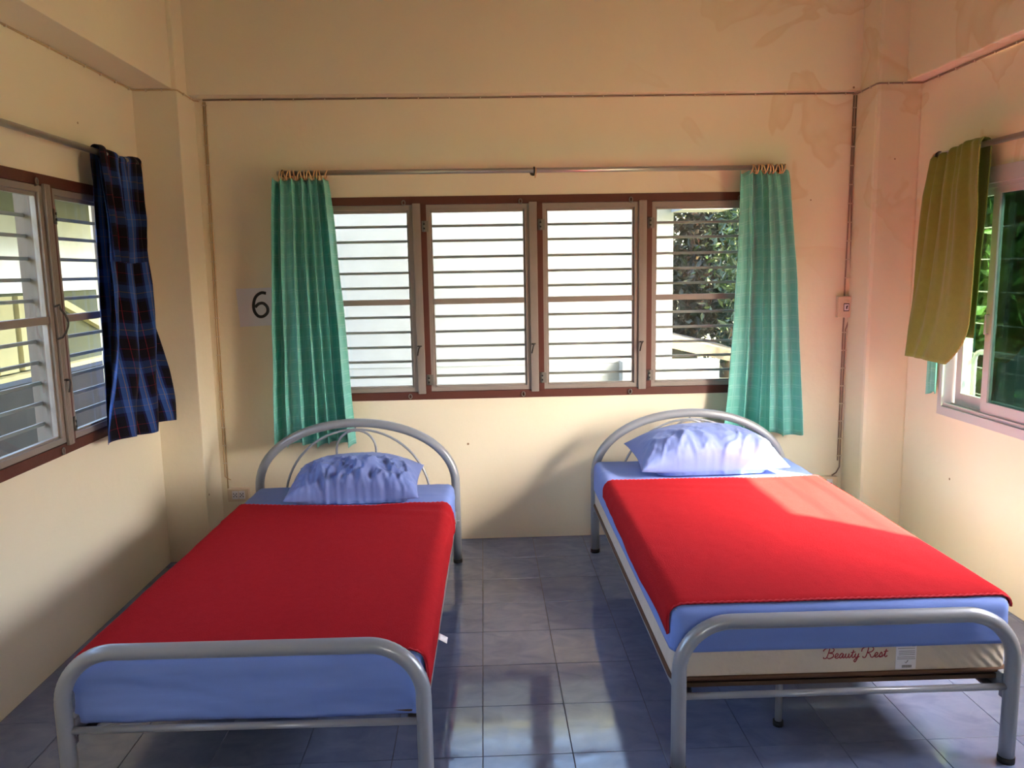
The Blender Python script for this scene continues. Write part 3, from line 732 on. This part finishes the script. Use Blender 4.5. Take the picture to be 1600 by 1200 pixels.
bm = BM(); x = 0.0
for g, adv in ((B_,0.92),(e_,0.46),(a_,0.55),(u_,0.56),(t_,0.38),(y_,0.95),(R_,0.95),(e_,0.46),(s_,0.44),(t_,0.4)):
    stroke_text(bm, [[(px+x+0.12*pz, pz) for px, pz in st] for st in g], -0.052, 0.3425, 0.0330, 0.0445, 0.0016); x += adv
tag(obj('lettering', bm, M_LETTER, mr_, local=True), 'dark red script lettering')
bm = BM(); add_box(bm, 0.176, 0.241, 0.0425, 0.0447, 0.300, 0.398)
lab = tag(obj('care_label', bm, M_TAG, mr_, local=True), 'white sewn care label')
bm = BM()
for z, a, b in ((0.392,0.18,0.225),(0.386,0.18,0.21),(0.379,0.18,0.236),(0.377,0.226,0.236),(0.370,0.18,0.235),(0.361,0.184,0.236),(0.355,0.184,0.236),(0.349,0.184,0.236),(0.341,0.18,0.236),(0.335,0.18,0.238)):
    add_box(bm, a, b, 0.0419, 0.0426, z-0.0006, z+0.0006)
for k in range(12): add_box(bm, 0.196+k*0.0026, 0.1972+k*0.0026+0.0008*(k % 2), 0.0419, 0.0426, 0.305, 0.314)
add_tube(bm, [(0.205,0.042,0.3245),(0.2085,0.042,0.3205),(0.215,0.042,0.330)], 0.0009, 5)
obj('print', bm, M_PRINT, lab, local=True)

# fitted sheets
def sheet(label, T, hx, y0, y1, z1, skirt, seed, amp):
    t = tag(bpy.data.objects.new('fitted_sheet', None), label, 'bed sheet', 'blue fitted sheets')
    bm = BM(); g = 0.004; R = 0.035
    def disp(s, u, dz, n):
        k = 0.0
        if dz > 0.01:   # slack pulls on the skirt
            k = amp*(1.0 if abs(n.y) > 0.7 else 0.22)*(0.5+0.5*fbm(s*3.0+seed, u*3.0, dz*16))*min(1, dz/0.04)
            k += 0.004*math.sin(28*s+9*dz+seed)*(1 if abs(n.y) > 0.5 else 0.3)*min(1, dz/0.05)*max(0, 1-dz/0.13)
        else: k = 0.003*abs(fbm(s*4+seed, u*9, 0))
        if u > y1-0.35 and dz < 0.02: k += 0.003*math.sin(60*(s+0.5*u))*max(0, fbm(s*5, u*5, seed))
        return max(0, k)
    E = R*PI/2-R
    def edge(s, u, a, b): return s, u
    s0, s1, t0, t1 = -hx-g-skirt[0]-E, hx+g+skirt[1]+E, y0-g-skirt[2]-E, y1+g+skirt[3]+E
    # trim the corners so the skirt's hem runs level round them
    drape_hem = []
    P = []
    nx, ny = 130, 190
    drape(bm, -hx-g, hx+g, y0-g, y1+g, z1+g, R, (s0, s1), (t0, t1), nx, ny, disp,
          edge=lambda s, u, a, b: level(s, u, -hx-g+R, hx+g-R, y0-g+R, y1+g-R, skirt, E, R))
    me = bpy.data.meshes.new('fitted_sheet'); bmesh.ops.remove_doubles(bm, verts=bm.verts, dist=1e-5)
    bmesh.ops.recalc_face_normals(bm, faces=bm.faces)
    bm.to_mesh(me); bm.free(); me.materials.append(M_SHEET)
    o = bpy.data.objects.new('fitted_sheet', me); COL.objects.link(o); bpy.data.objects.remove(t)
    o.location = T['loc']; o.rotation_euler = (0, 0, T['rz']); tag(o, label, 'bed sheet', 'blue fitted sheets')
    solidify(o, 0.0025, 1)
    return o
def level(s, u, ax0, ax1, ay0, ay1, skirt, E, R):
    qx, qy = min(max(s, ax0), ax1), min(max(u, ay0), ay1); dx, dy = s-qx, u-qy; d = math.hypot(dx, dy)
    if dx == 0 or dy == 0: return s, u
    lx = (skirt[0] if dx < 0 else skirt[1])+E+R; ly = (skirt[2] if dy < 0 else skirt[3])+E+R
    a, b = abs(dx)/lx, abs(dy)/ly
    m = max(a, b); ang = math.atan2(b, a)
    # square corner -> round corner
    rr = m*(lx*math.cos(ang)**2+ly*math.sin(ang)**2)
    # equal-angle mapping
    th = math.atan2(abs(dy)/ly, abs(dx)/lx)
    return qx+math.copysign(rr*math.cos(th), dx), qy+math.copysign(rr*math.sin(th), dy)
sheet('rumpled periwinkle blue sheet covering the whole mattress of the left bed', LB, 0.515, 0.05, 1.93, LZ1, (0.15, 0.15, 0.16, 0.12), 3.1, 0.026)
sheet('periwinkle blue sheet leaving the cream mattress border bare on the right bed', RB, 0.535, 0.045, 1.94, RZ1, (0.115, 0.10, 0.115, 0.10), 8.3, 0.006)

# red fleece blankets
def blanket(label, T, hx, y0, y1, zt, sx, sy, edge, seed, tagpos=None):
    bm = BM(); R = 0.042
    def disp(s, u, dz, n):
        k = 0.003*fbm(s*2.2+seed, u*2.2, 0.3)+0.0022*abs(fbm(s*7+seed, u*3, 1.7))
        fold = math.exp(-((u-(1.38+0.25*s))/0.10)**2)
        k += 0.007*fold*math.sin(48*(u+0.25*s))*max(0, s/hx if seed < 5 else 0.2)
        if dz > 0.02: k += 0.0025*(1+math.sin(9*u+seed))*min(1, (dz-0.02)/0.06)+0.004*(fbm(u*3, dz*6, seed)+0.5)
        return max(k, -0.001)+0.0035
    drape(bm, -hx-0.008, hx+0.008, y0-0.008, y1, zt, R, sx, sy, 110, 150, disp, edge=edge)
    bmesh.ops.recalc_face_normals(bm, faces=bm.faces)
    me = bpy.data.meshes.new('fleece_blanket'); bm.to_mesh(me); 
    # blanket stitch along the border, as a part
    bm.free(); me.materials.append(M_RED)
    o = bpy.data.objects.new('fleece_blanket', me); COL.objects.link(o)
    o.location = T['loc']; o.rotation_euler = (0, 0, T['rz']); tag(o, label, 'blanket', 'red fleece blankets')
    solidify(o, 0.006, 1)
    n1, n2 = 111, 151
    vs = [v.co.copy() for v in me.vertices]
    idx = lambda i, j: i*n2+j
    b2 = BM()
    loop = [vs[idx(i, 0)] for i in range(n1)]+[vs[idx(n1-1, j)] for j in range(1, n2)]+[vs[idx(i, n2-1)] for i in range(n1-2, -1, -1)]+[vs[idx(0, j)] for j in range(n2-2, 0, -1)]
    N_ = [v.normal.copy() for v in me.vertices]
    pts = []; acc = 0
    for a, b in zip(loop, loop[1:]+loop[:1]):
        L_ = (b-a).length; k = max(1, int(L_/0.006))
        for q in range(k): pts.append(a.lerp(b, q/k))
    pts = [p+Vector((0, 0, 0.004+(0.0025 if i % 2 else 0.0))) for i, p in enumerate(pts)]
    add_tube(b2, pts, 0.0036, 5, closed=True)
    obj('stitched_hem', b2, M_REDHEM, o, local=True)
    return o
def edgeL(s, u, a, b):
    # the top edge runs slanting; the left corner is drawn further up the bed than the middle
    top = 0.085*(1-a)**3+0.045*max(0, a-0.6)/0.4-0.012*math.sin(PI*a)
    u2 = u+b*top*b
    s2 = s+0.015*math.sin(b*5)+0.012*math.sin(b*11)-0.02*(1-b)*(1-a)
    return s2, u2
def edgeR(s, u, a, b):
    s2 = s+0.006*math.sin(b*9)+(-0.03*(1-b)**2*(1-a))
    u2 = u+0.008*math.sin(a*7)*b
    return s2, u2
blk_l = blanket('red fleece blanket spread over the left bed and hanging down its aisle side', LB, 0.515, 0.05, 1.93, LZ1+0.008,
        (-0.56, 0.64), (0.055, 1.515), edgeL, 1.3)
bm = BM()
P = [[(0.549+0.004*i+0.0*j, 0.205+0.028*j, 0.372+0.006*j-0.006*i*(1-0.3*j)) for j in range(2)] for i in range(5)]
P = [[(0.553+0.007*i, 0.24+0.025*j, 0.40-0.004*i-0.002*j) for j in range(3)] for i in range(5)]
add_grid(bm, P); tg = obj('care_tag', bm, M_TAG, blk_l, local=True); solidify(tg, 0.0012)
tag(tg, 'small white sewn tag')
blanket('red fleece blanket partly in full sun on the right bed', RB, 0.535, 0.045, 1.94, RZ1+0.008,
        (-0.60, 0.565), (0.055, 1.49), edgeR, 9.7)

# pillows
def pillow(label, T, cx, cy, zb, W, D, H, tilt, yaw, seed, crumple):
    bm = BM(); nu, nv = 96, 70
    def shape(u, v, side):
        e = lambda q, p: max(0.0, 1-abs(q)**p)
        x = u*W/2*(1-0.10*(1-abs(u))*0-0.06*(1-v*v)*abs(u)**4); y = v*D/2*(1-0.14*(1-u*u)*abs(v)**4)
        th = H*(e(u, 2.2)**0.6)*(e(v, 2.2)**0.5)
        z = th*(0.72 if side > 0 else -0.28)
        m = min(1, th/(H*0.6))
        w1 = fbm(u*2.2+seed, v*2.2, seed*0.7)
        # gathers running from the front hem up over the face, and out of the corners
        rg = lambda a, b, c: max(0, 1-2.2*abs(noise.noise((a, b, c))))**2
        k = crumple*(0.8*rg(u*3.1+0.9*v+seed, v*1.1-u*0.5, seed)+0.55*rg(u*6.3-1.2*v+seed, v*1.9+0.8*u, seed+4)+0.30*rg(u*11+seed, v*4, seed+9)+0.5*w1)*m
        k *= min(1.0, max(0.08, 0.40-1.4*v))
        z += k*(1 if side > 0 else 0.05)
        y -= 0.5*k*max(0, -v)
        return Vector((x, y, z))
    for side in (1, -1):
        P = [[shape(-1+2*i/nu, -1+2*j/nv, side) for j in range(nv+1)] for i in range(nu+1)]
        add_grid(bm, P)
    bmesh.ops.remove_doubles(bm, verts=bm.verts, dist=0.0008)
    Mx = Matrix.Rotation(yaw, 4, 'Z') @ Matrix.Rotation(tilt, 4, 'X')
    bmesh.ops.transform(bm, matrix=Mx, verts=bm.verts)
    zmin = min(v.co.z for v in bm.verts)
    # settle the underside on the sheet
    for v in bm.verts:
        if v.co.z < 0: v.co.z *= 1.0
    bmesh.ops.translate(bm, verts=bm.verts, vec=(cx, cy, zb-zmin))
    for v in bm.verts:
        if v.co.z < zb+0.02: v.co.z = zb+(v.co.z-zb)*0.35
    bmesh.ops.recalc_face_normals(bm, faces=bm.faces)
    me = bpy.data.meshes.new('pillow'); bm.to_mesh(me); bm.free(); me.materials.append(M_PILLOW)
    for p in me.polygons: p.use_smooth = True
    o = bpy.data.objects.new('pillow', me); COL.objects.link(o); o.location = T['loc']; o.rotation_euler = (0, 0, T['rz'])
    return tag(o, label, 'pillow', 'blue pillows')
def seam(o, W, D):
    return None
pillow('crumpled periwinkle pillow leaning on the headboard of the left bed', LB, 0.04, 1.735, LZ1+0.0105, 0.655, 0.43, 0.19, math.radians(8), 0.02, 2.2, 0.040)
pillow('smooth plump periwinkle pillow, part sunlit, on the right bed', RB, 0.01, 1.735, RZ1+0.0105, 0.755, 0.45, 0.222, math.radians(6), 0.03, 6.4, 0.020)

# ------------------------------------------------------------------ curtain rods, curtains, hung blankets
def rod(label, a, b, r, m, wall_dir, brackets):
    a, b = Vector(a), Vector(b); t = thing('curtain_rod', label, 'curtain rod', a)
    bm = BM(); add_tube(bm, [a, b], r, 14); obj('pole', bm, m, t)
    for q in brackets:
        p = a.lerp(b, q); bm = BM(); wv = Vector(wall_dir)
        d = (b-a).normalized()
        for s in (-1, 1): pass
        add_tube(bm, [p-d*0.004, p+d*0.004], r+0.006, 12)
        add_tube(bm, [p+wv*(r+0.002), p+wv*1.0], 0.006, 8)
        e = p+wv*1.0; n = wv.normalized(); add_tube(bm, [e-n*0.006, e], 0.02, 12)
        obj('bracket', bm, M_DARKMETAL, t)
    return t
ROD_Y, ROD_Z = 4.462, 2.116
rod('long aluminium curtain rod above the back window', (-1.10, ROD_Y, ROD_Z+0.004), (1.69, ROD_Y, ROD_Z), 0.0135, M_ROD, (0, YB-ROD_Y, 0), (0.01, 0.5, 0.992))
rod('grey curtain rod on the left wall carrying the plaid cloth', (-1.69, 1.3, 2.128), (-1.69, 4.10, 2.128), 0.0135, M_ROD, (XL+1.69, 0, 0), (0.02, 0.985))
rod('aluminium curtain rod on the right wall carrying the olive blanket', (2.283, 1.7, 2.100), (2.283, 4.02, 2.106), 0.0135, M_ROD, (XR-2.283, 0, 0), (0.02, 0.985))

def ring_bm(c, R, axis_tilt, r=0.0035):
    bm = BM(); pts = []
    for k in range(20):
        a = 2*PI*k/20
        pts.append(Vector((c[0]+math.sin(axis_tilt)*R*math.sin(a), c[1]+R*math.cos(a), c[2]+R*math.sin(a)*math.cos(axis_tilt))))
    add_tube(bm, pts, r, 6, closed=True); return bm

def curtain(label, xt, xb, ztop, zbot, yc, folds, seed, ring_x, pl=0.75, pr=0.75, amp=0.052):
    """xt/xb: left and right edge at top and hem (functions of height give the flare)"""
    t = thing('curtain', label, 'curtain', (sum(xb)/2, yc, zbot), 0, 'teal curtains at the back window')
    bm = BM(); nu, nv = 240, 60; P = []; UV = []
    for i in range(nu+1):
        u = i/nu; row = []; uvr = []
        for j in range(nv+1):
            v = j/nv                      # 0 at top
            xl = xt[0]+(xb[0]-xt[0])*v**pl; xr = xt[1]+(xb[1]-xt[1])*v**pr
            ph = folds*(u+0.035*math.sin(8*u+seed)+0.04*math.sin(3*v+seed)*u*(1-u))
            wgt = 0.55+0.45*math.sin(3.1*ph+seed)
            a = amp*(0.7+0.5*v)*(0.6+0.5*wgt)
            sw = math.sin(2*PI*ph)
            # fabric pushed into tight folds near the rings, opening towards the hem
            y = yc-a*math.copysign(abs(sw)**0.75, sw)*(0.8+0.35*math.sin(2*PI*ph*0.37+seed))-0.006*fbm(u*12, v*3, seed)
            x = xl+(xr-xl)*(u+0.022*math.sin(2*PI*u)*0+(0.012+0.016*min(1, v*3))*math.cos(2*PI*ph))+0.004*fbm(u*6, v*4, seed+2)
            z = ztop+(zbot-ztop)*v+0.008*math.sin(2*PI*ph+1)*(1-v)-(0.012*math.sin(2*PI*u*2.3+seed)*v**6)
            row.append((x, y, z)); uvr.append((u*1.15, v*1.5))
        P.append(row); UV.append(uvr)
    add_grid(bm, P, UV)
    o = obj('cloth', bm, M_CURT, t); solidify(o, 0.0018, 0)
    for k, x in enumerate(ring_x):
        bmr = ring_bm((x, ROD_Y+0.0, ROD_Z-0.008), 0.0245, 0.35*math.sin(k*2.3+seed)); obj('ring', bmr, M_RING, t)
    return t
curtain('teal woven curtain at the left end of the back window, beside the number sign', (-1.125, -0.830), (-1.195, -0.745), 2.088, 0.615, 4.462, 6.5, 0.4,
        [-1.085, -1.072, -1.058, -1.045, -1.028, -1.005, -0.985, -0.97, -0.952, -0.938, -0.92, -0.90, -0.885, -0.868, -0.838])
curtain('teal woven curtain at the right end of the back window, above the right bed', (1.425, 1.700), (1.345, 1.835), 2.092, 0.605, 4.462, 5.5, 2.1,
        [1.50, 1.517, 1.534, 1.551, 1.568, 1.583, 1.60, 1.615, 1.632, 1.65, 1.664, 1.68], pl=2.0)
bm = ring_bm((0.303, ROD_Y, ROD_Z-0.012), 0.0245, 0.1); tag(obj('curtain_ring', bm, M_RING, base=None), 'single beige ring hanging by the middle bracket of the back rod', 'ring')
bm = BM(); pts = [Vector((-1.69+0.0245*math.cos(2*PI*k/20), 4.085+0.008*math.sin(2*PI*k/20), 2.118+0.0245*math.sin(2*PI*k/20))) for k in range(20)]
add_tube(bm, pts, 0.0035, 6, closed=True); tag(obj('curtain_ring', bm, M_RING), 'beige ring at the end of the left wall rod beside the plaid cloth', 'ring')

# plaid cloth over the left rod: front flap towards the room, longer rear flap at the window
def hung(bm, prof, y_of, wave, uvf, nu=110):
    """prof: list of (dx, z, tag) down one side, over the rod and down the other"""
    P = []; UV = []; L = [0]
    for a, b in zip(prof, prof[1:]): L.append(L[-1]+math.hypot(b[0]-a[0], b[1]-a[1]))
    for i in range(nu+1):
        u = i/nu; row = []; uvr = []
        for (dx, z), l in zip(prof, L):
            ya, yb = y_of(z, dx); w = wave(u, z, dx)
            row.append((dx+w[0], ya+(yb-ya)*u+w[1], z+w[2])); uvr.append(uvf(u, l))
        P.append(row); UV.append(uvr)
    add_grid(bm, P, UV)
t = thing('plaid_cloth', 'dark blue plaid cloth hung over the rod at the left window', 'cloth', (-1.69, 3.86, 0.83))
XRD, ZRD = -1.69, 2.128
lerp = lambda a, b, q: a+(b-a)*q
def arc_prof(x, z, r, zf, zr, nf, nr, sf=1):
    """front flap bottom zf -> over rod -> rear flap bottom zr; sf=+1 front is +x"""
    pr = [(x+sf*(r+0.0), lerp(zf, z, k/nf)) for k in range(nf)]
    pr += [(x+sf*r*math.cos(a), z+r*math.sin(a)) for a in np.linspace(0, PI, 9)]
    pr += [(x-sf*r, lerp(z, zr, k/nr)) for k in range(1, nr+1)]
    return pr
def wave_pl(u, z, dx):
    d = max(0, (2.14-z)); g = min(1, d/0.5)
    front = dx > XRD
    w = (0.006+0.016*g)*math.sin(2*PI*(3.6*u+0.5*u*u+(0.0 if front else 0.37))+0.9*d)+0.006*fbm(u*6, z*3, 2.0)
    base = 0.02*min(1, d/0.3)
    sag = -0.012*math.sin(PI*u)*(d < 0.02)
    bulge = 0.03*math.sin(2*PI*u*1.3+0.4) if d < 0.05 else 0
    return (1.5*w*(1 if front else 0.45)+(base if front else 0), 0.006*fbm(u*4, z*5, 7), 0.010*math.sin(7*u+1)*(1 if d < 0.1 else 0.4))
bm = BM()
hung(bm, arc_prof(XRD, ZRD, 0.021, 1.645, 0.84, 24, 50, 1),
     lambda z, dx: (lerp(3.655, 3.635, min(1, (2.15-z)/0.5)), lerp(4.075, 3.955, min(1, (2.15-z)/0.5))) if dx > XRD-0.005 and z < 2.12 else (lerp(3.655, 3.60, min(1, (2.15-z)/1.3)), lerp(4.08, 4.14, min(1, (2.15-z)/1.3))),
     wave_pl, lambda u, l: (u*0.62+0.03, l*0.62))
o = obj('top_layer', bm, M_PLAID, t); solidify(o, 0.002, 0)
bm = BM()
def wave_pl2(u, z, dx):
    d = 2.14-z; g = min(1, max(0, d-0.1)/0.5)
    w = (0.006+0.030*g)*math.sin(2*PI*(2.7*u+0.25*math.sin(3*z))+2.0+0.8*d)+0.006*fbm(u*5, z*3, 5)
    return (w, 0.01*fbm(u*4, z*4, 9), -0.035*(u-0.5)*g*0.4+0.012*math.sin(9*u)*g)
prof = [(XRD+0.006+0.012*min(1, k/20), lerp(2.10, 0.825, k/70)) for k in range(71)]
hung(bm, prof, lambda z, dx: (lerp(3.665, 3.555, min(1, (2.12-z)/1.28)**1.3), lerp(4.075, 4.205, min(1, max(0, (2.12-z)/1.28))**1.2)), wave_pl2, lambda u, l: (u*0.66+0.11, l*0.62+0.2))
o = obj('lower_layer', bm, M_PLAID, t); solidify(o, 0.002, 0)

# olive fleece over the right rod
t = thing('olive_blanket', 'olive green fleece blanket hung over the rod at the right window', 'blanket', (2.27, 3.85, 1.09))
XO, ZO = 2.283, 2.104
def wave_ol(u, z, dx):
    d = max(0, ZO+0.02-z); g = min(1, d/0.35)
    front = dx < XO
    q_ = min(1, d/0.95); fan = 2*PI*(3.0*u**1.25+1.1*u*(1-q_)+0.10*math.sin(6*u+2)+0.25*math.sin(3*d))
    w = (0.014+0.016*g)*(1-0.78*q_)*(0.65+0.35*math.sin(9*u+1))*math.sin(fan+1.1)+0.008*math.sin(2.1*fan+d*4)*(1-q_)+0.012*q_*math.sin(2*PI*u*0.8+0.6)
    return ((-w*0.9-0.018*min(1, d/0.2)) if front else 0.008*math.sin(fan), 0.004*fbm(u*5, z*4, 3), (0.014*math.sin(4.6*u+0.4)-0.012*u)*(1-g))
bm = BM()
prof = arc_prof(XO, ZO, 0.022, 1.088, 1.22, 50, 44, -1)
def y_ol(z, dx):
    q = min(1, max(0, (ZO-z)/1.015))
    if dx < XO:
        far = lerp(4.02, 4.14, q**1.1); near = lerp(3.585, 3.572, q)
        if q > 0.75: near += 0.17*((q-0.75)/0.25)**2.4
        return near, far
    return lerp(3.615, 3.67, q), lerp(3.97, 3.95, q)
hung(bm, prof, y_ol, wave_ol, lambda u, l: (u*0.5, l))
V_edge = None
o = obj('fleece', bm, M_OLIVE, t); solidify(o, 0.006, 0)
bm = BM()
pts = []
for k in range(0, 120):
    z = lerp(1.092, ZO-0.01, k/119); y = y_ol(z, XO-0.02)[0]; wv = wave_ol(0, z, XO-0.02)
    pts.append((XO-0.022+wv[0]-(0.003 if k % 2 else 0.0), y+wv[1]-0.001, z+wv[2]))
add_tube(bm, pts, 0.0032, 5); obj('stitched_edge', bm, M_OLIVEHEM, t)

# teal curtain gathered behind the olive blanket
t = thing('curtain', 'narrow end of a teal curtain showing below the olive blanket', 'curtain', (2.325, 4.0, 0.9))
bm = BM(); P = []; UV = []
for i in range(25):
    u = i/24; P.append([(2.322+0.012*math.sin(2*PI*2*u), lerp(3.985, 4.03, u)+lerp(0.0, 0.012, j/30)*(1-2*u)*-1, lerp(2.07, 0.905+0.01*math.sin(5*u), j/30)) for j in range(31)]); UV.append([(u*0.2, j/30*1.2) for j in range(31)])
add_grid(bm, P, UV); o = obj('cloth', bm, M_CURT, t); solidify(o, 0.0018, 0)
bm = BM(); pts = [Vector((XO+0.0245*math.cos(2*PI*k/20), 4.004, 2.094+0.0245*math.sin(2*PI*k/20))) for k in range(20)]
add_tube(bm, pts, 0.0035, 6, closed=True); obj('ring', bm, M_RING, t)

# ------------------------------------------------------------------ wall fittings
# number sign
t = thing('number_sign', 'white paper sign with a black number 6 taped beside the left teal curtain', 'sign', (-1.29, YB-0.001, 1.29))
bm = BM()
v = [bm.verts.new(p) for p in ((-1.379, YB-0.0015, 1.287), (-1.10, YB-0.0015, 1.296), (-1.10, YB-0.0015, 1.507), (-1.390, YB-0.004, 1.502))]
v2 = [bm.verts.new(p.co+Vector((0, -0.0012, 0))) for p in v]
bm.faces.new(v); bm.faces.new(v2[::-1])
for k in range(4): bm.faces.new((v[k], v[(k+1) % 4], v2[(k+1) % 4], v2[k]))
obj('paper', bm, M_PAPER, t)
bm = BM()
six = [(0.62, 1.0), (0.40, 1.02), (0.16, 0.86), (0.04, 0.55), (0.06, 0.24), (0.22, 0.03), (0.44, 0.02), (0.63, 0.18), (0.64, 0.40), (0.48, 0.57), (0.28, 0.56), (0.10, 0.42)]
p = [np.array(q) for q in six]; p = [2*p[0]-p[1]]+p+[2*p[-1]-p[-2]]; out = []
for i in range(1, len(p)-2):
    for k in range(6):
        u = k/6; a, b, c, d = p[i-1:i+3]; out.append(0.5*((2*b)+(-a+c)*u+(2*a-5*b+4*c-d)*u*u+(-a+3*b-3*c+d)*u**3))
out.append(p[-2])
W6, H6, x6, z6, hwid = 0.126, 0.132, -1.301, 1.342, 0.0082
L_, R2 = [], []
for i, q in enumerate(out):
    tg_ = out[min(i+1, len(out)-1)]-out[max(i-1, 0)]; tg_ = tg_/np.linalg.norm(tg_); n = np.array([-tg_[1], tg_[0]])
    c = np.array([x6+q[0]*W6, z6+q[1]*H6]); L_.append(c+n*hwid); R2.append(c-n*hwid)
yf = YB-0.0062
V1 = [bm.verts.new((a[0], yf, a[1])) for a in L_]; V2 = [bm.verts.new((a[0], yf, a[1])) for a in R2]
for i in range(len(V1)-1): bm.faces.new((V1[i], V1[i+1], V2[i+1], V2[i]))
g = bmesh.ops.extrude_face_region(bm, geom=list(bm.faces)); bmesh.ops.translate(bm, verts=[e for e in g['geom'] if isinstance(e, bmesh.types.BMVert)], vec=(0, 0.0032, 0))
obj('numeral', bm, M_INK, t)

# switch box
t = thing('switch_box', 'cream surface box with a small square switch on the right of the back wall', 'switch', (2.085, YB, 1.27))
bm = BM(); add_box(bm, 2.045, 2.121, YB-0.034, YB-0.0005, 1.272, 1.395, bev=0.004); obj('box', bm, M_PLASTIC, t)
bm = BM(); add_box(bm, 2.056, 2.117, YB-0.038, YB-0.032, 1.278, 1.390, bev=0.002); pl = obj('face_plate', bm, M_PLASTIC, t)
bm = BM(); add_box(bm, 2.075, 2.107, YB-0.0392, YB-0.037, 1.309, 1.355); obj('switch_surround', bm, M_INK, pl)
bm = BM(); add_box(bm, 2.078, 2.104, YB-0.041, YB-0.0385, 1.314, 1.350, bev=0.001); obj('rocker', bm, M_TAG, pl)
bm = BM(); add_box(bm, 2.088, 2.0955, YB-0.042, YB-0.0405, 1.322, 1.339); add_box(bm, 2.092, 2.0985, YB-0.042, YB-0.0405, 1.334, 1.343); obj('mark', bm, M_INK, pl)
bm = BM(); add_box(bm, 2.077, 2.107, YB-0.0386, YB-0.0378, 1.373, 1.3745); add_box(bm, 2.092, 2.107, YB-0.0386, YB-0.0378, 1.366, 1.3685); obj('print', bm, mat('gold_print', srgb(180, 140, 70), 0.6), pl)

def socket(label, x0, x1, z0, z1, holes):
    t = thing('power_socket', label, 'socket', ((x0+x1)/2, YB, z0))
    bm = BM(); add_box(bm, x0, x1, YB-0.036, YB-0.0005, z0, z1, bev=0.004); obj('box', bm, M_PLASTIC, t)
    for hx in holes:
        bm = BM(); add_box(bm, hx-0.017, hx+0.017, YB-0.039, YB-0.035, z0+0.016, z1-0.012, bev=0.001); of = obj('outlet', bm, M_TAG, t)
        bm = BM()
        for dx, dz in ((-0.008, 0.008), (0.008, 0.008), (-0.008, -0.008), (0.008, -0.008), (0, 0)):
            zc = (z0+z1)/2+0.002+dz; add_box(bm, hx+dx-0.0022, hx+dx+0.0022, YB-0.0398, YB-0.0385, zc-0.0035, zc+0.0035)
        obj('slots', bm, M_INK, of)
socket('cream twin power socket low on the wall beside the left bed', -1.506, -1.386, 0.276, 0.352, (-1.462, -1.424))
socket('cream power socket low on the wall behind the right bed', 1.985, 2.082, 0.232, 0.328, (2.035,))

# cables with clips
def cable(label, paths, m, clips, axis, r=0.0042):
    t = thing('cable', label, 'cable', paths[0][0])
    for p in paths:
        bm = BM(); add_tube(bm, p, r, 6); obj('wire', bm, m, t)
    for c in clips:
        bm = BM(); x, y, z, hx, hy, hz = c; add_box(bm, x-hx, x+hx, y-hy, y+hy, z-hz, z+hz); obj('clip', bm, M_CLIP, t)
    return t
yw = YB-0.005
def xl_(z): return lerp(-1.516, -1.494, (z-0.42)/2.09)
cable('cream twin cable running down beside the left column to the twin socket',
      [[(xl_(2.50)-0.006, yw, 2.512), (xl_(1.4)-0.006, yw, 1.4), (xl_(0.42)-0.006, yw, 0.42), (-1.502, yw, 0.405), (-1.49, yw, 0.40)], [(xl_(2.50)+0.006, yw, 2.512), (xl_(1.4)+0.006, yw, 1.4), (xl_(0.42)+0.006, yw, 0.35)]],
      M_CABLE, [(xl_(z), yw-0.003, z, 0.014, 0.004, 0.003) for z in np.arange(0.5, 2.5, 0.105)], 0)
def xr_(z): return lerp(2.098, 2.107, (z-0.36)/2.1)
cable('grey brown twin cable running down past the switch box on the right',
      [[(xr_(2.5)-0.007, yw, 2.512), (xr_(2.0)-0.007, yw, 2.0), (2.092, yw, 1.42), (2.092, yw, 1.396)], [(xr_(2.5)+0.007, yw, 2.512), (2.108, yw, 2.0), (2.1265, yw, 1.42), (2.1265, yw, 1.26), (2.106, yw, 1.2), (2.104, yw, 0.38), (2.085, yw, 0.345), (2.06, yw, 0.329)],
       [(2.094, yw, 1.271), (2.092, yw, 1.2), (2.091, yw, 0.42)]],
      M_CABLEGREY, [(xr_(z), yw-0.003, z, 0.015, 0.004, 0.003) for z in list(np.arange(0.45, 1.22, 0.105))+list(np.arange(1.5, 2.5, 0.105))], 0)
def on_beam(x): return 2.522
cable('thin cable pinned under the beam along the back wall', [[(-1.50, yw, 2.523), (0.3, yw, 2.5215), (2.10, yw, 2.5235)]], M_CABLEGREY,
      [(x, yw-0.003, 2.5215, 0.003, 0.004, 0.0065) for x in np.arange(-1.35, 2.08, 0.17)], 0)
cable('thin cable pinned under the beam along the left wall and round its column',
      [[(XL+0.006, 2.4, 2.518), (XL+0.006, 4.288, 2.523), (XL+0.02, 4.294, 2.523), (-1.556, 4.294, 2.523), (-1.542, 4.30, 2.521), (-1.542, 4.53, 2.518), (-1.52, yw-0.008, 2.515)]], M_CABLE,
      [(XL+0.006, y, 2.521, 0.005, 0.003, 0.0065) for y in np.arange(2.9, 4.25, 0.15)]+[(x, 4.294, 2.522, 0.003, 0.005, 0.0065) for x in (-1.70, -1.62)]+[(-1.542, y, 2.520, 0.005, 0.003, 0.0065) for y in (4.38, 4.48)], 0)
cable('thin cable pinned under the beam along the right wall and round its column',
      [[(XR-0.006, 2.6, 2.519), (XR-0.006, 4.298, 2.523), (XR-0.02, 4.304, 2.523), (2.125, 4.304, 2.523), (2.111, 4.312, 2.522), (2.111, 4.53, 2.519), (2.09, yw-0.008, 2.517)]], M_CABLEGREY,
      [(XR-0.006, y, 2.521, 0.005, 0.003, 0.0065) for y in np.arange(3.1, 4.25, 0.15)]+[(x, 4.304, 2.522, 0.003, 0.005, 0.0065) for x in (2.17, 2.25)]+[(2.111, y, 2.520, 0.005, 0.003, 0.0065) for y in (4.38, 4.48)], 0)
